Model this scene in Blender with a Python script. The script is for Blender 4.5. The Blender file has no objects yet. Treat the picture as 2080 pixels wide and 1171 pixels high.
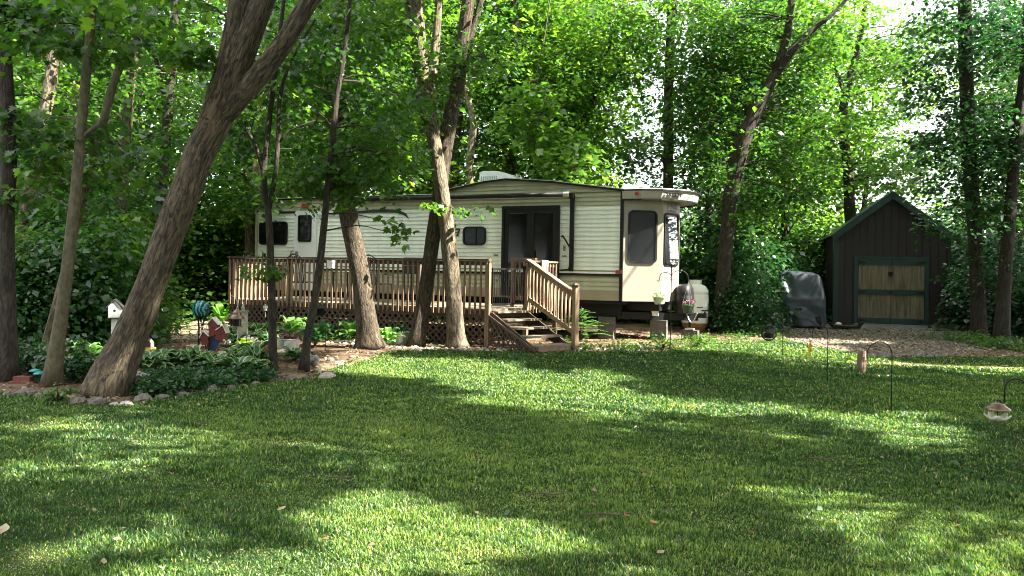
import bpy, bmesh, math, random
import numpy as np
from mathutils import Vector, Matrix, Euler

scene = bpy.context.scene
COL = scene.collection
rng = np.random.default_rng(7)
random.seed(7)
R = math.radians

# ------------------------------------------------------------------ camera, sky, sun, exposure
F = 1560.0            # focal length in photo pixels (photo 2080 x 1171)
ROLL = R(1.0)
EYE = 1.6
cam_d = bpy.data.cameras.new("camera")
cam = bpy.data.objects.new("camera", cam_d)
COL.objects.link(cam)
cam_d.sensor_width = 36.0
cam_d.lens = 36.0 * F / 2080.0
cam_d.shift_y = -35.5 / 2080.0
cam_d.clip_start = 0.05
cam_d.clip_end = 2000
cam.matrix_world = Matrix.Translation((0, 0, EYE)) @ Matrix.Rotation(R(90), 4, 'X') @ Matrix.Rotation(ROLL, 4, 'Z')
scene.camera = cam

SUN = Vector((0.74, -0.20, 0.74)).normalized()      # direction towards the sun
sun_el = math.asin(SUN.z)
sun_az = math.atan2(SUN.x, SUN.y)
world = bpy.data.worlds.new("World")
scene.world = world
world.use_nodes = True
wn = world.node_tree
sky = wn.nodes.new("ShaderNodeTexSky")
sky.sky_type = 'NISHITA'
sky.sun_disc = False
sky.sun_elevation = sun_el
sky.sun_rotation = sun_az
sky.air_density = 1.0
sky.dust_density = 3.0
bg = wn.nodes["Background"]
bg.inputs[1].default_value = 0.12
# thin bright cloud drifting over the blue
ctc = wn.nodes.new("ShaderNodeTexCoord")
cno = wn.nodes.new("ShaderNodeTexNoise")
cno.inputs["Scale"].default_value = 2.2
cno.inputs["Detail"].default_value = 6
wn.links.new(ctc.outputs["Generated"], cno.inputs["Vector"])
crp = wn.nodes.new("ShaderNodeValToRGB")
crp.color_ramp.elements[0].position = 0.30
crp.color_ramp.elements[0].color = (0.35, 0.35, 0.35, 1)
crp.color_ramp.elements[1].position = 0.55
wn.links.new(cno.outputs["Fac"], crp.inputs[0])
cmx = wn.nodes.new("ShaderNodeMix"); cmx.data_type = 'RGBA'
cmx.inputs["B"].default_value = (4.6, 4.6, 4.8, 1)
wn.links.new(crp.outputs[0], cmx.inputs["Factor"])
wn.links.new(sky.outputs[0], cmx.inputs["A"])
wn.links.new(cmx.outputs["Result"], bg.inputs[0])
sd = bpy.data.lights.new("sun", 'SUN')
sd.energy = 5.0
sd.angle = R(0.53)
sd.color = (1.0, 0.94, 0.82)
so = bpy.data.objects.new("sun", sd)
COL.objects.link(so)
so.rotation_euler = (-SUN).to_track_quat('-Z', 'Y').to_euler()
scene.view_settings.view_transform = 'Standard'
scene.view_settings.look = 'None'
scene.view_settings.exposure = 2.9
scene.view_settings.gamma = 1.0
scene.cycles.max_bounces = 7
scene.cycles.diffuse_bounces = 4
scene.cycles.transmission_bounces = 4
scene.cycles.transparent_max_bounces = 8
scene.cycles.use_denoising = True
scene.cycles.filter_width = 1.0
scene.cycles.caustics_reflective = False
scene.cycles.caustics_refractive = False

# ------------------------------------------------------------------ photo pixel <-> place
cA, sA = math.cos(ROLL), math.sin(ROLL)
def uv(px, py):
    u, v = px - 1040.0, py - 550.0
    return u * cA + v * sA, -u * sA + v * cA
def at(px, py, Y):
    u, v = uv(px, py)
    return Vector((u / F * Y, Y, EYE - v / F * Y))
def gnd(px, py):
    u, v = uv(px, py)
    Y = F * EYE / v
    return Vector((u / F * Y, Y, 0))
def pxof(X, Y, Z):
    u0, v0 = X / Y * F, (EYE - Z) / Y * F
    return 1040 + u0 * cA - v0 * sA, 550 + u0 * sA + v0 * cA

# ------------------------------------------------------------------ materials
MATS = {}
def newmat(name):
    m = bpy.data.materials.new(name)
    m.use_nodes = True
    return m, m.node_tree, m.node_tree.nodes["Principled BSDF"]
def N(nt, t, **kw):
    n = nt.nodes.new(t)
    for k, v in kw.items():
        setattr(n, k, v)
    return n
def ramp(nt, fac, stops):
    r = N(nt, "ShaderNodeValToRGB")
    el = r.color_ramp.elements
    el[0].position, el[0].color = stops[0][0], (*stops[0][1], 1)
    el[1].position, el[1].color = stops[-1][0], (*stops[-1][1], 1)
    for p, c in stops[1:-1]:
        e = el.new(p); e.color = (*c, 1)
    nt.links.new(fac, r.inputs[0])
    return r.outputs[0]
def noise(nt, scale, detail=4, vec=None, stretch=None, rough=0.55, dist=0.0):
    tc = N(nt, "ShaderNodeTexCoord")
    src = tc.outputs["Object"]
    if stretch:
        mp = N(nt, "ShaderNodeMapping")
        mp.inputs["Scale"].default_value = stretch
        nt.links.new(src, mp.inputs[0]); src = mp.outputs[0]
    n = N(nt, "ShaderNodeTexNoise")
    n.inputs["Scale"].default_value = scale
    n.inputs["Detail"].default_value = detail
    n.inputs["Roughness"].default_value = rough
    n.inputs["Distortion"].default_value = dist
    nt.links.new(src, n.inputs["Vector"])
    return n.outputs["Fac"]
def bump(nt, bsdf, h, strength=0.5, dist=0.02):
    b = N(nt, "ShaderNodeBump")
    b.inputs["Strength"].default_value = strength
    b.inputs["Distance"].default_value = dist
    nt.links.new(h, b.inputs["Height"])
    nt.links.new(b.outputs[0], bsdf.inputs["Normal"])
def plain(name, col, rough=0.6, metal=0.0, var=0.18, scale=6.0, bstr=0.0, bscale=40, stretch=None, spec=0.5):
    """colour broken up by soft noise, optional fine bump"""
    m, nt, b = newmat(name)
    f = noise(nt, scale, 5, stretch=stretch)
    lo = tuple(c * (1 - var) for c in col); hi = tuple(min(1, c * (1 + var)) for c in col)
    nt.links.new(ramp(nt, f, [(0.3, lo), (0.7, hi)]), b.inputs["Base Color"])
    b.inputs["Roughness"].default_value = rough
    b.inputs["Metallic"].default_value = metal
    b.inputs["Specular IOR Level"].default_value = spec
    if bstr:
        bump(nt, b, noise(nt, bscale, 4, stretch=stretch), bstr, 0.01)
    MATS[name] = m
    return m
def leafmat(name, stops, trans=(0.30, 0.50, 0.05), tr=0.38, rough=0.34):
    m, nt, b = newmat(name)
    a = N(nt, "ShaderNodeAttribute"); a.attribute_name = "rnd"
    c = ramp(nt, a.outputs["Fac"], stops)
    nt.links.new(c, b.inputs["Base Color"])
    b.inputs["Roughness"].default_value = rough
    b.inputs["Specular IOR Level"].default_value = 0.5
    t = N(nt, "ShaderNodeBsdfTranslucent")
    mx = N(nt, "ShaderNodeMix"); mx.data_type = 'RGBA'; mx.blend_type = 'MULTIPLY'
    mx.inputs["Factor"].default_value = 0.0
    hs = N(nt, "ShaderNodeHueSaturation")
    hs.inputs["Hue"].default_value = 0.495
    hs.inputs["Saturation"].default_value = 1.1
    hs.inputs["Value"].default_value = 2.6
    nt.links.new(c, hs.inputs["Color"])
    nt.links.new(hs.outputs[0], t.inputs["Color"])
    ms = N(nt, "ShaderNodeMixShader"); ms.inputs[0].default_value = tr
    nt.links.new(b.outputs[0], ms.inputs[1]); nt.links.new(t.outputs[0], ms.inputs[2])
    nt.links.new(ms.outputs[0], nt.nodes["Material Output"].inputs[0])
    nt.nodes.remove(mx)
    MATS[name] = m
    return m
def barkmat(name, dark, light, scale=1.0):
    m, nt, b = newmat(name)
    at_ = N(nt, "ShaderNodeAttribute"); at_.attribute_name = "bark"
    mp = N(nt, "ShaderNodeMapping"); mp.inputs["Scale"].default_value = (1, 1, 0.17)
    nt.links.new(at_.outputs["Vector"], mp.inputs[0])
    nz_ = N(nt, "ShaderNodeTexNoise")
    nz_.inputs["Scale"].default_value = 34 * scale; nz_.inputs["Detail"].default_value = 6; nz_.inputs["Roughness"].default_value = 0.6; nz_.inputs["Distortion"].default_value = 1.0
    nt.links.new(mp.outputs[0], nz_.inputs["Vector"])
    f = nz_.outputs["Fac"]
    g = noise(nt, 2.2 * scale, 4)
    mid = tuple(x * .62 + y * .38 for x, y in zip(dark, light))
    c1 = ramp(nt, f, [(0.38, dark), (0.50, mid), (0.64, light)])
    mix = N(nt, "ShaderNodeMix"); mix.data_type = 'RGBA'; mix.blend_type = 'MULTIPLY'
    mix.inputs["Factor"].default_value = 0.7
    nt.links.new(c1, mix.inputs["A"])
    nt.links.new(ramp(nt, g, [(0.35, (0.65, 0.68, 0.6)), (0.65, (1.15, 1.1, 1.0))]), mix.inputs["B"])
    nt.links.new(mix.outputs["Result"], b.inputs["Base Color"])
    b.inputs["Roughness"].default_value = 0.9
    bump(nt, b, f, 1.0, 0.05)
    MATS[name] = m
    return m

bark = barkmat("bark", (0.016, 0.012, 0.008), (0.17, 0.13, 0.083))
bark_mid = barkmat("bark_mid", (0.014, 0.011, 0.007), (0.125, 0.093, 0.06), 1.3)
bark_dark = barkmat("bark_dark", (0.011, 0.009, 0.006), (0.062, 0.047, 0.033))
bark_pale = barkmat("bark_pale", (0.05, 0.040, 0.028), (0.25, 0.20, 0.14))
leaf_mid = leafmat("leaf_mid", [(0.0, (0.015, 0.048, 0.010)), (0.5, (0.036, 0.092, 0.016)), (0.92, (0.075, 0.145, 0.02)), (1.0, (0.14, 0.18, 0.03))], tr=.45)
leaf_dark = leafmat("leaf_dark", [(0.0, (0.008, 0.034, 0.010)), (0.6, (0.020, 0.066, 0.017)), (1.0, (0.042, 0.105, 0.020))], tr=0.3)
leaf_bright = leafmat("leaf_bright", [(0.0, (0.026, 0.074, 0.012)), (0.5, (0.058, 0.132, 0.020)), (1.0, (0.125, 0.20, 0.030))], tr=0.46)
grass_m = leafmat("grass_blades", [(0.0, (0.012, 0.042, 0.010)), (0.5, (0.055, 0.128, 0.024)), (0.86, (0.205, 0.290, 0.055)), (1.0, (0.46, 0.40, 0.17))], tr=0.3, rough=0.5)
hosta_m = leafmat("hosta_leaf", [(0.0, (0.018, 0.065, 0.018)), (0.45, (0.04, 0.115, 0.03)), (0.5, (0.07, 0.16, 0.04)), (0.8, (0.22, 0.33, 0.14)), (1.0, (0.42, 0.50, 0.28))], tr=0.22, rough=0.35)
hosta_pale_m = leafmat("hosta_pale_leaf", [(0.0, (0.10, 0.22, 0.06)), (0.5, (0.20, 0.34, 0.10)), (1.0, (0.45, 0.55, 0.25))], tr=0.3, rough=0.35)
litter_m = leafmat("dry_leaf", [(0.0, (0.07, 0.045, 0.028)), (0.5, (0.165, 0.112, 0.065)), (0.85, (0.28, 0.21, 0.125)), (1.0, (0.38, 0.31, 0.20))], tr=0.1, rough=0.7)
flower_m = leafmat("petals", [(0.0, (0.45, 0.08, 0.18)), (0.5, (0.65, 0.25, 0.38)), (1.0, (0.75, 0.45, 0.55))], tr=0.25)

def groundmat(name, stops, s1=0.6, s2=25, bs=0.6):
    m, nt, b = newmat(name)
    a = noise(nt, s1, 6); c = noise(nt, s2, 6, rough=0.7)
    mt = N(nt, "ShaderNodeMath"); mt.operation = 'MULTIPLY_ADD'
    mt.inputs[1].default_value = 0.5
    nt.links.new(a, mt.inputs[0])
    m2 = N(nt, "ShaderNodeMath"); m2.operation = 'MULTIPLY'; m2.inputs[1].default_value = 0.5
    nt.links.new(c, m2.inputs[0]); nt.links.new(m2.outputs[0], mt.inputs[2])
    nt.links.new(ramp(nt, mt.outputs[0], stops), b.inputs["Base Color"])
    b.inputs["Roughness"].default_value = 0.95
    b.inputs["Specular IOR Level"].default_value = 0.15
    bump(nt, b, c, bs, 0.03)
    MATS[name] = m
    return m
lawn_m = groundmat("lawn_soil", [(0.35, (0.018, 0.028, 0.009)), (0.5, (0.03, 0.045, 0.014)), (0.62, (0.06, 0.06, 0.028))], 0.5, 30)
litter_g = groundmat("leaf_litter_floor", [(0.36, (0.05, 0.033, 0.020)), (0.5, (0.13, 0.088, 0.055)), (0.62, (0.27, 0.19, 0.13))], 1.2, 34)
gravel_g = groundmat("gravel_floor", [(0.36, (0.06, 0.05, 0.04)), (0.5, (0.12, 0.105, 0.085)), (0.62, (0.20, 0.175, 0.15))], 1.0, 45)
path_g = groundmat("bare_earth", [(0.36, (0.17, 0.125, 0.085)), (0.5, (0.28, 0.21, 0.145)), (0.62, (0.40, 0.31, 0.22))], 0.8, 22, 0.3)

white_siding = plain("white_siding", (0.77, 0.82, 0.72), 0.45, var=0.09, scale=3.0, stretch=(1, 1, .25))
tan_siding = plain("tan_siding", (0.42, 0.43, 0.29), 0.5, var=0.12, scale=3.0, stretch=(1, 1, .3))
skirt_tan = plain("skirt_tan", (0.30, 0.25, 0.18), 0.5, var=0.1, scale=2)
cap_fibre = plain("cap_fibreglass", (0.30, 0.27, 0.215), 0.22, var=0.09, scale=2.6, stretch=(1, 1, .2))
roof_white = plain("roof_membrane", (0.62, 0.62, 0.58), 0.6, var=0.15, scale=2)
black_metal = plain("black_metal", (0.006, 0.006, 0.0065), 0.5, var=0.3, spec=0.3)
black_frame = plain("black_chassis", (0.006, 0.006, 0.0065), 0.6, var=0.3, spec=0.25)
white_door = plain("door_white", (0.72, 0.76, 0.74), 0.4, var=0.04)
ac_white = plain("ac_plastic", (0.72, 0.78, 0.78), 0.45, var=0.05)
amber = plain("amber_lens", (0.26, 0.035, 0.012), 0.25)
red_lens = plain("red_lens", (0.28, 0.02, 0.015), 0.25)
decal = plain("decal_dark", (0.018, 0.02, 0.022), 0.4)
decal_grey = plain("decal_grey", (0.16, 0.15, 0.14), 0.4)
wood_brown = plain("deck_wood_brown", (0.075, 0.047, 0.031), 0.75, var=0.4, scale=9, stretch=(1, 1, 0.15), bstr=0.3)
wood_tan = plain("deck_wood_tan", (0.215, 0.145, 0.088), 0.75, var=0.32, scale=9, stretch=(1, 1, 0.2), bstr=0.3)
wood_grey = plain("deck_floor_wood", (0.19, 0.155, 0.115), 0.8, var=0.35, scale=7, stretch=(0.2, 1, 1), bstr=0.3)
lattice_m = plain("lattice_wood", (0.085, 0.06, 0.045), 0.8, var=0.4, scale=10)
towel_m = plain("towel_cloth", (0.42, 0.40, 0.38), 0.95, var=0.12, scale=30, bstr=0.4, bscale=120)
shed_wall_m = plain("shed_metal", (0.0145, 0.0078, 0.0088), 0.5, var=0.3, scale=2, stretch=(3, 3, 0.4))
shed_green = plain("shed_green_trim", (0.009, 0.033, 0.027), 0.5, var=0.25, scale=4)
plywood = plain("weathered_plywood", (0.155, 0.13, 0.082), 0.85, var=0.5, scale=11, stretch=(1.6, 1, 0.16), bstr=0.3)
concrete_m = plain("concrete", (0.09, 0.087, 0.076), 0.9, var=0.3, scale=7, bstr=0.4, bscale=60)
ramp_m = plain("ramp_concrete", (0.11, 0.125, 0.11), 0.9, var=0.3, scale=3, bstr=0.4, bscale=50)
tarp_m = plain("tarp", (0.050, 0.062, 0.078), 0.33, var=0.12, scale=2.5)
tank_white = plain("tank_paint", (0.72, 0.76, 0.70), 0.35, var=0.08, scale=3)
rust_m = plain("rust", (0.32, 0.17, 0.07), 0.8, var=0.4, scale=9)
pot_pale = plain("pot_pale_green", (0.52, 0.56, 0.33), 0.5, var=0.08)
pot_dark = plain("pot_dark_green", (0.075, 0.095, 0.055), 0.5, var=0.15)
galv = plain("galvanised_steel", (0.48, 0.49, 0.47), 0.4, metal=0.5, var=0.25, scale=8)
white_paint = plain("white_paint", (0.72, 0.72, 0.66), 0.6, var=0.12, scale=12)
roof_dark = plain("birdhouse_roof", (0.03, 0.03, 0.03), 0.8, var=0.3)
red_paint = plain("red_paint", (0.15, 0.022, 0.02), 0.6, var=0.3, scale=14)
blue_paint = plain("blue_paint", (0.025, 0.045, 0.13), 0.6, var=0.35, scale=14)
yellow_paint = plain("yellow_paint", (0.62, 0.52, 0.16), 0.6, var=0.15)
yellow_plastic = plain("yellow_plastic", (0.70, 0.38, 0.03), 0.4, var=0.2)
brick_m = plain("brick_red", (0.15, 0.055, 0.038), 0.9, var=0.3, scale=16, bstr=0.4)
teal_cap = plain("teal_glaze", (0.03, 0.22, 0.22), 0.2, var=0.4, scale=14)
stone_m = plain("field_stone", (0.125, 0.108, 0.088), 0.9, var=0.4, scale=7, bstr=0.6, bscale=30)
pebble_m = plain("pebble", (0.135, 0.122, 0.098), 0.9, var=0.45, scale=9)
pebble_pale = plain("pale_stone", (0.33, 0.30, 0.26), 0.9, var=0.3, scale=9, bstr=0.4)
copper_m = plain("bronze_metal", (0.22, 0.15, 0.11), 0.35, metal=0.6, var=0.25)
statue_m = plain("statue_stone", (0.33, 0.32, 0.26), 0.85, var=0.3, scale=20, bstr=0.4)
cream_m = plain("cream_stone", (0.50, 0.44, 0.33), 0.8, var=0.2, scale=12)
furn_black = plain("furniture_black", (0.018, 0.019, 0.021), 0.5, var=0.2)
bark_log = plain("log_bark", (0.15, 0.095, 0.07), 0.9, var=0.5, scale=18, stretch=(1, 1, 0.2), bstr=0.8)
petal_white = plain("white_petal", (0.66, 0.63, 0.52), 0.5, var=0.15)
stake_grey = plain("grey_metal", (0.17, 0.18, 0.16), 0.5, var=0.2)
screen_dark = plain("screen_dark", (0.02, 0.02, 0.02), 0.7, var=0.3)

def glass_dark(name, col=(0.006, 0.007, 0.008), rough=0.02):
    m, nt, b = newmat(name)
    f = noise(nt, 1.3, 3)
    nt.links.new(ramp(nt, f, [(0.4, col), (0.7, tuple(c * 2.2 for c in col))]), b.inputs["Base Color"])
    b.inputs["Roughness"].default_value = rough
    b.inputs["Specular IOR Level"].default_value = 0.4
    bump(nt, b, noise(nt, 0.9, 2), 0.05, 0.02)
    MATS[name] = m
    return m
glass = glass_dark("tinted_glass", (0.004, 0.0045, 0.005), 0.10)
glass_front = glass_dark("mirror_glass", (0.02, 0.022, 0.025))
glass_front.node_tree.nodes["Principled BSDF"].inputs["Specular IOR Level"].default_value = 1.0
glass_front.node_tree.nodes["Principled BSDF"].inputs["IOR"].default_value = 3.2
def teal_ball_mat():
    m, nt, b = newmat("teal_swirl_glass")
    tc = N(nt, "ShaderNodeTexCoord")
    w = N(nt, "ShaderNodeTexWave")
    w.inputs["Scale"].default_value = 4.5
    w.inputs["Distortion"].default_value = 9
    w.inputs["Detail"].default_value = 2
    nt.links.new(tc.outputs["Object"], w.inputs["Vector"])
    nt.links.new(ramp(nt, w.outputs["Fac"], [(0.3, (0.002, 0.05, 0.06)), (0.75, (0.01, 0.15, 0.16)), (0.95, (0.10, 0.34, 0.34))]), b.inputs["Base Color"])
    b.inputs["Roughness"].default_value = 0.08
    return m
teal_ball = teal_ball_mat()

# ------------------------------------------------------------------ mesh builder
class MB:
    def __init__(self):
        self.v, self.f, self.mi, self.cur, self.mats = [], [], [], 0, []
        self.bv = {}
    def m(self, mat):
        if mat not in self.mats:
            self.mats.append(mat)
        self.cur = self.mats.index(mat)
        return self
    def add(self, vs, fs):
        o = len(self.v)
        self.v += [tuple(p) for p in vs]
        self.f += [tuple(i + o for i in f) for f in fs]
        self.mi += [self.cur] * len(fs)
        return self
    def box(self, c, s, rot=None):
        hx, hy, hz = s[0] / 2, s[1] / 2, s[2] / 2
        ps = [Vector((x, y, z)) for x in (-hx, hx) for y in (-hy, hy) for z in (-hz, hz)]
        if rot is not None:
            ps = [rot @ p for p in ps]
        c = Vector(c)
        return self.add([p + c for p in ps], [(0, 1, 3, 2), (4, 6, 7, 5), (0, 4, 5, 1), (2, 3, 7, 6), (0, 2, 6, 4), (1, 5, 7, 3)])
    def bar(self, a, b, w, h, up=(0, 0, 1)):
        """box from a to b with section w (sideways) x h (along up)"""
        a, b = Vector(a), Vector(b)
        d = (b - a); L = d.length; d.normalize()
        s = d.cross(Vector(up))
        if s.length < 1e-4:
            s = d.cross(Vector((0, 1, 0)))
        s.normalize(); u = s.cross(d)
        M = Matrix((d, s, u)).transposed()
        return self.box((a + b) / 2, (L, w, h), M)
    def tube(self, pts, rad, n=10, cap=True):
        pts = [Vector(p) for p in pts]
        if not hasattr(rad, '__len__'):
            rad = [rad] * len(pts)
        vs, fs = [], []
        prev = None
        for i, p in enumerate(pts):
            d = (pts[min(i + 1, len(pts) - 1)] - pts[max(i - 1, 0)]).normalized()
            if prev is None:
                s = d.cross(Vector((0, 1, 0)))
                if s.length < 0.1: s = d.cross(Vector((1, 0, 0)))
            else:
                s = prev - d * prev.dot(d)
            s.normalize(); prev = s
            t = d.cross(s)
            for k in range(n):
                a = 2 * math.pi * k / n
                vs.append(p + (s * math.cos(a) + t * math.sin(a)) * rad[i])
        for i in range(len(pts) - 1):
            for k in range(n):
                fs.append((i * n + k, i * n + (k + 1) % n, (i + 1) * n + (k + 1) % n, (i + 1) * n + k))
        if cap:
            fs.append(tuple(range(n))[::-1]); fs.append(tuple((len(pts) - 1) * n + k for k in range(n)))
        return self.add(vs, fs)
    def lathe(self, prof, n=16, c=(0, 0, 0), sx=1, sy=1):
        vs, fs = [], []
        for r, z in prof:
            for k in range(n):
                a = 2 * math.pi * k / n
                vs.append((c[0] + r * sx * math.cos(a), c[1] + r * sy * math.sin(a), c[2] + z))
        for i in range(len(prof) - 1):
            for k in range(n):
                fs.append((i * n + k, i * n + (k + 1) % n, (i + 1) * n + (k + 1) % n, (i + 1) * n + k))
        fs.append(tuple(range(n))[::-1]); fs.append(tuple((len(prof) - 1) * n + k for k in range(n)))
        return self.add(vs, fs)
    def ball(self, c, r, n=12, sz=1.0):
        return self.lathe([(max(1e-4, r * math.sin(math.pi * i / n)), -r * sz * math.cos(math.pi * i / n)) for i in range(n + 1)], n + 4, c)
    def prism(self, poly, o, ax, ay, th):
        """poly in the plane o + x*ax + y*ay, thickened by th along ax x ay"""
        o, ax, ay = Vector(o), Vector(ax).normalized(), Vector(ay).normalized()
        nz = ax.cross(ay)
        k = len(poly)
        vs = [o + ax * x + ay * y for x, y in poly] + [o + ax * x + ay * y + nz * th for x, y in poly]
        fs = [tuple(range(k))[::-1], tuple(range(k, 2 * k))] + [(i, (i + 1) % k, k + (i + 1) % k, k + i) for i in range(k)]
        return self.add(vs, fs)
    def ring(self, outer, inner, o, ax, ay, th):
        o, ax, ay = Vector(o), Vector(ax).normalized(), Vector(ay).normalized()
        nz = ax.cross(ay); k = len(outer)
        L = [o + ax * x + ay * y for x, y in outer] + [o + ax * x + ay * y for x, y in inner]
        vs = L + [p + nz * th for p in L]
        fs = []
        for i in range(k):
            j = (i + 1) % k
            fs += [(i, k + i, k + j, j), (2 * k + i, 2 * k + j, 3 * k + j, 3 * k + i), (i, j, 2 * k + j, 2 * k + i), (k + i, 3 * k + i, 3 * k + j, k + j)]
        return self.add(vs, fs)
    def build(self, name, mat=None, parent=None, smooth=False, fixn=True):
        me = bpy.data.meshes.new(name)
        me.from_pydata(self.v, [], self.f)
        for mm in (self.mats or [mat]):
            me.materials.append(mm)
        if self.mats:
            me.polygons.foreach_set("material_index", self.mi)
        if fixn:
            bm = bmesh.new(); bm.from_mesh(me)
            bmesh.ops.recalc_face_normals(bm, faces=bm.faces)
            bm.to_mesh(me); bm.free()
        if self.bv:
            at_ = me.attributes.new("bark", 'FLOAT_VECTOR', 'POINT')
            at_.data.foreach_set("vector", [c for i in range(len(self.v)) for c in self.bv.get(i, self.v[i])])
        if smooth:
            me.polygons.foreach_set("use_smooth", [True] * len(me.polygons))
        me.update()
        o = bpy.data.objects.new(name, me)
        COL.objects.link(o)
        if parent: o.parent = parent
        return o
def rrect(w, h, r, n=4):
    pts = []
    for cx, cy, a0 in ((w / 2 - r, h / 2 - r, 0), (-w / 2 + r, h / 2 - r, 90), (-w / 2 + r, -h / 2 + r, 180), (w / 2 - r, -h / 2 + r, 270)):
        for i in range(n + 1):
            a = R(a0 + 90 * i / n)
            pts.append((cx + r * math.cos(a), cy + r * math.sin(a)))
    return pts
def tag(o, label=None, cat=None, group=None, kind=None):
    if label: o["label"] = label
    if cat: o["category"] = cat
    if group: o["group"] = group
    if kind: o["kind"] = kind
    return o
def thing(name, label, cat, loc=(0, 0, 0), rz=0.0, group=None):
    o = bpy.data.objects.new(name, None)
    o.empty_display_size = 0.1
    COL.objects.link(o)
    o.location = loc; o.rotation_euler = (0, 0, rz)
    return tag(o, label, cat, group)
def copy_tree(root, loc, rz=0.0, scale=None, label=None, group=None):
    def cp(o, par):
        c = o.copy(); COL.objects.link(c)
        if par: c.parent = par
        for ch in o.children: cp(ch, c)
        return c
    r = cp(root, None)
    r.location = loc; r.rotation_euler = (0, 0, rz)
    if scale: r.scale = (scale,) * 3 if not hasattr(scale, '__len__') else scale
    if label: r["label"] = label
    if group: r["group"] = group
    return r
def np_mesh(name, V, Fq, mat, rnd=None, parent=None, k=4):
    """big mesh from arrays: V (n,3), Fq (m,k)"""
    me = bpy.data.meshes.new(name)
    V = np.ascontiguousarray(V, dtype=np.float32); Fq = np.ascontiguousarray(Fq, dtype=np.int32)
    me.vertices.add(len(V)); me.vertices.foreach_set("co", V.ravel())
    me.loops.add(Fq.size); me.loops.foreach_set("vertex_index", Fq.ravel())
    me.polygons.add(len(Fq))
    me.polygons.foreach_set("loop_start", np.arange(0, Fq.size, Fq.shape[1], dtype=np.int32))
    me.update(calc_edges=True)
    if rnd is not None:
        a = me.attributes.new("rnd", 'FLOAT', 'FACE')
        a.data.foreach_set("value", np.ascontiguousarray(rnd, dtype=np.float32))
    me.materials.append(mat)
    o = bpy.data.objects.new(name, me)
    COL.objects.link(o)
    if parent: o.parent = parent
    return o
def text(s, size, mat, parent, M, name="lettering", shear=0.0, ext=0.003, space=1.0):
    cu = bpy.data.curves.new("t", 'FONT')
    cu.body = s; cu.size = size; cu.shear = shear; cu.extrude = ext
    cu.align_x = 'CENTER'; cu.align_y = 'CENTER'; cu.space_character = space
    t = bpy.data.objects.new("t", cu)
    COL.objects.link(t)
    dg = bpy.context.evaluated_depsgraph_get()
    me = bpy.data.meshes.new_from_object(t.evaluated_get(dg))
    bpy.data.objects.remove(t)
    me.materials.clear(); me.materials.append(mat)
    o = bpy.data.objects.new(name, me)
    COL.objects.link(o)
    o.parent = parent; o.matrix_local = M
    return o
def frame_M(o, ax, ay):
    ax, ay = Vector(ax).normalized(), Vector(ay).normalized()
    nz = ax.cross(ay)
    M = Matrix((ax, ay, nz)).transposed().to_4x4()
    M.translation = Vector(o)
    return M

# ------------------------------------------------------------------ leaves
def leaf_arrays(cent, rad, per, size, flat=0.3, droop=0.25, upbias=1.0, rg=None, wide=0.36, tone=None, lobed=False):
    """kite shaped leaves gathered in tilted, drooping sprays round cent"""
    rg = rg or rng
    cent = np.asarray(cent, float); n = len(cent)
    rad = np.broadcast_to(np.asarray(rad, float), n); per = np.broadcast_to(np.asarray(per, int), n)
    idx = np.repeat(np.arange(n), per); M = len(idx)
    r = rad[idx]
    th = rg.uniform(0, 2 * np.pi, M); rho = np.sqrt(rg.uniform(0, 1, M))
    sl = rg.normal(0, 0.28, (n, 2))[idx]
    ox, oy = rho * np.cos(th), rho * np.sin(th)
    oz = rg.normal(0, flat * 0.6, M) + ox * sl[:, 0] + oy * sl[:, 1] - droop * rho ** 2
    P = cent[idx] + np.stack([ox * r, oy * r, oz * r], 1)
    ang = th + rg.normal(0, 0.9, M)
    D = np.stack([np.cos(ang), np.sin(ang), rg.normal(-0.45, 0.35, M)], 1)
    D /= np.linalg.norm(D, axis=1)[:, None]
    Nn = np.stack([rg.normal(0, 0.5, M), rg.normal(0, 0.5, M), np.full(M, upbias)], 1)
    S = np.cross(D, Nn); S /= np.linalg.norm(S, axis=1)[:, None] + 1e-9
    U = np.cross(S, D)
    L = size * np.clip(rg.lognormal(-.06, .34, M), .4, 1.9)[:, None]
    b = P; t = P + D * L
    if lobed:
        half = [(0.0, 0.0), (.10, .20), (.02, .40), (.26, .36), (.40, .56), (.46, .26), (.74, .34), (.68, .14)]
        out = half + [(1.0, 0.0)] + [(a, -b) for a, b in half[:0:-1]]
        K = len(out)
        curl = rg.uniform(.05, .35, M)[:, None]
        V = np.stack([P + D * L * a + S * L * b * .95 + U * L * (abs(b) * curl - .25 * a * a) for a, b in out], 1).reshape(-1, 3)
        Fq = np.arange(K * M).reshape(-1, K)
    else:
        m = P + D * L * 0.45
        l = m + S * L * wide + U * L * 0.10
        q = m - S * L * wide + U * L * 0.10
        V = np.stack([b, l, t, q], 1).reshape(-1, 3)
        Fq = np.arange(4 * M).reshape(-1, 4)
    base = (rg.uniform(0, 1, n) if tone is None else np.broadcast_to(np.asarray(tone, float), n))[idx]
    rn = np.clip(0.55 * base + 0.45 * rg.uniform(0, 1, M), 0, 1)
    return V, Fq, rn
def join_arrays(parts):
    Vs, Fs, Rs, o = [], [], [], 0
    for V, Fq, r in parts:
        Vs.append(V); Fs.append(Fq + o); Rs.append(r); o += len(V)
    return np.concatenate(Vs), np.concatenate(Fs), np.concatenate(Rs)
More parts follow.
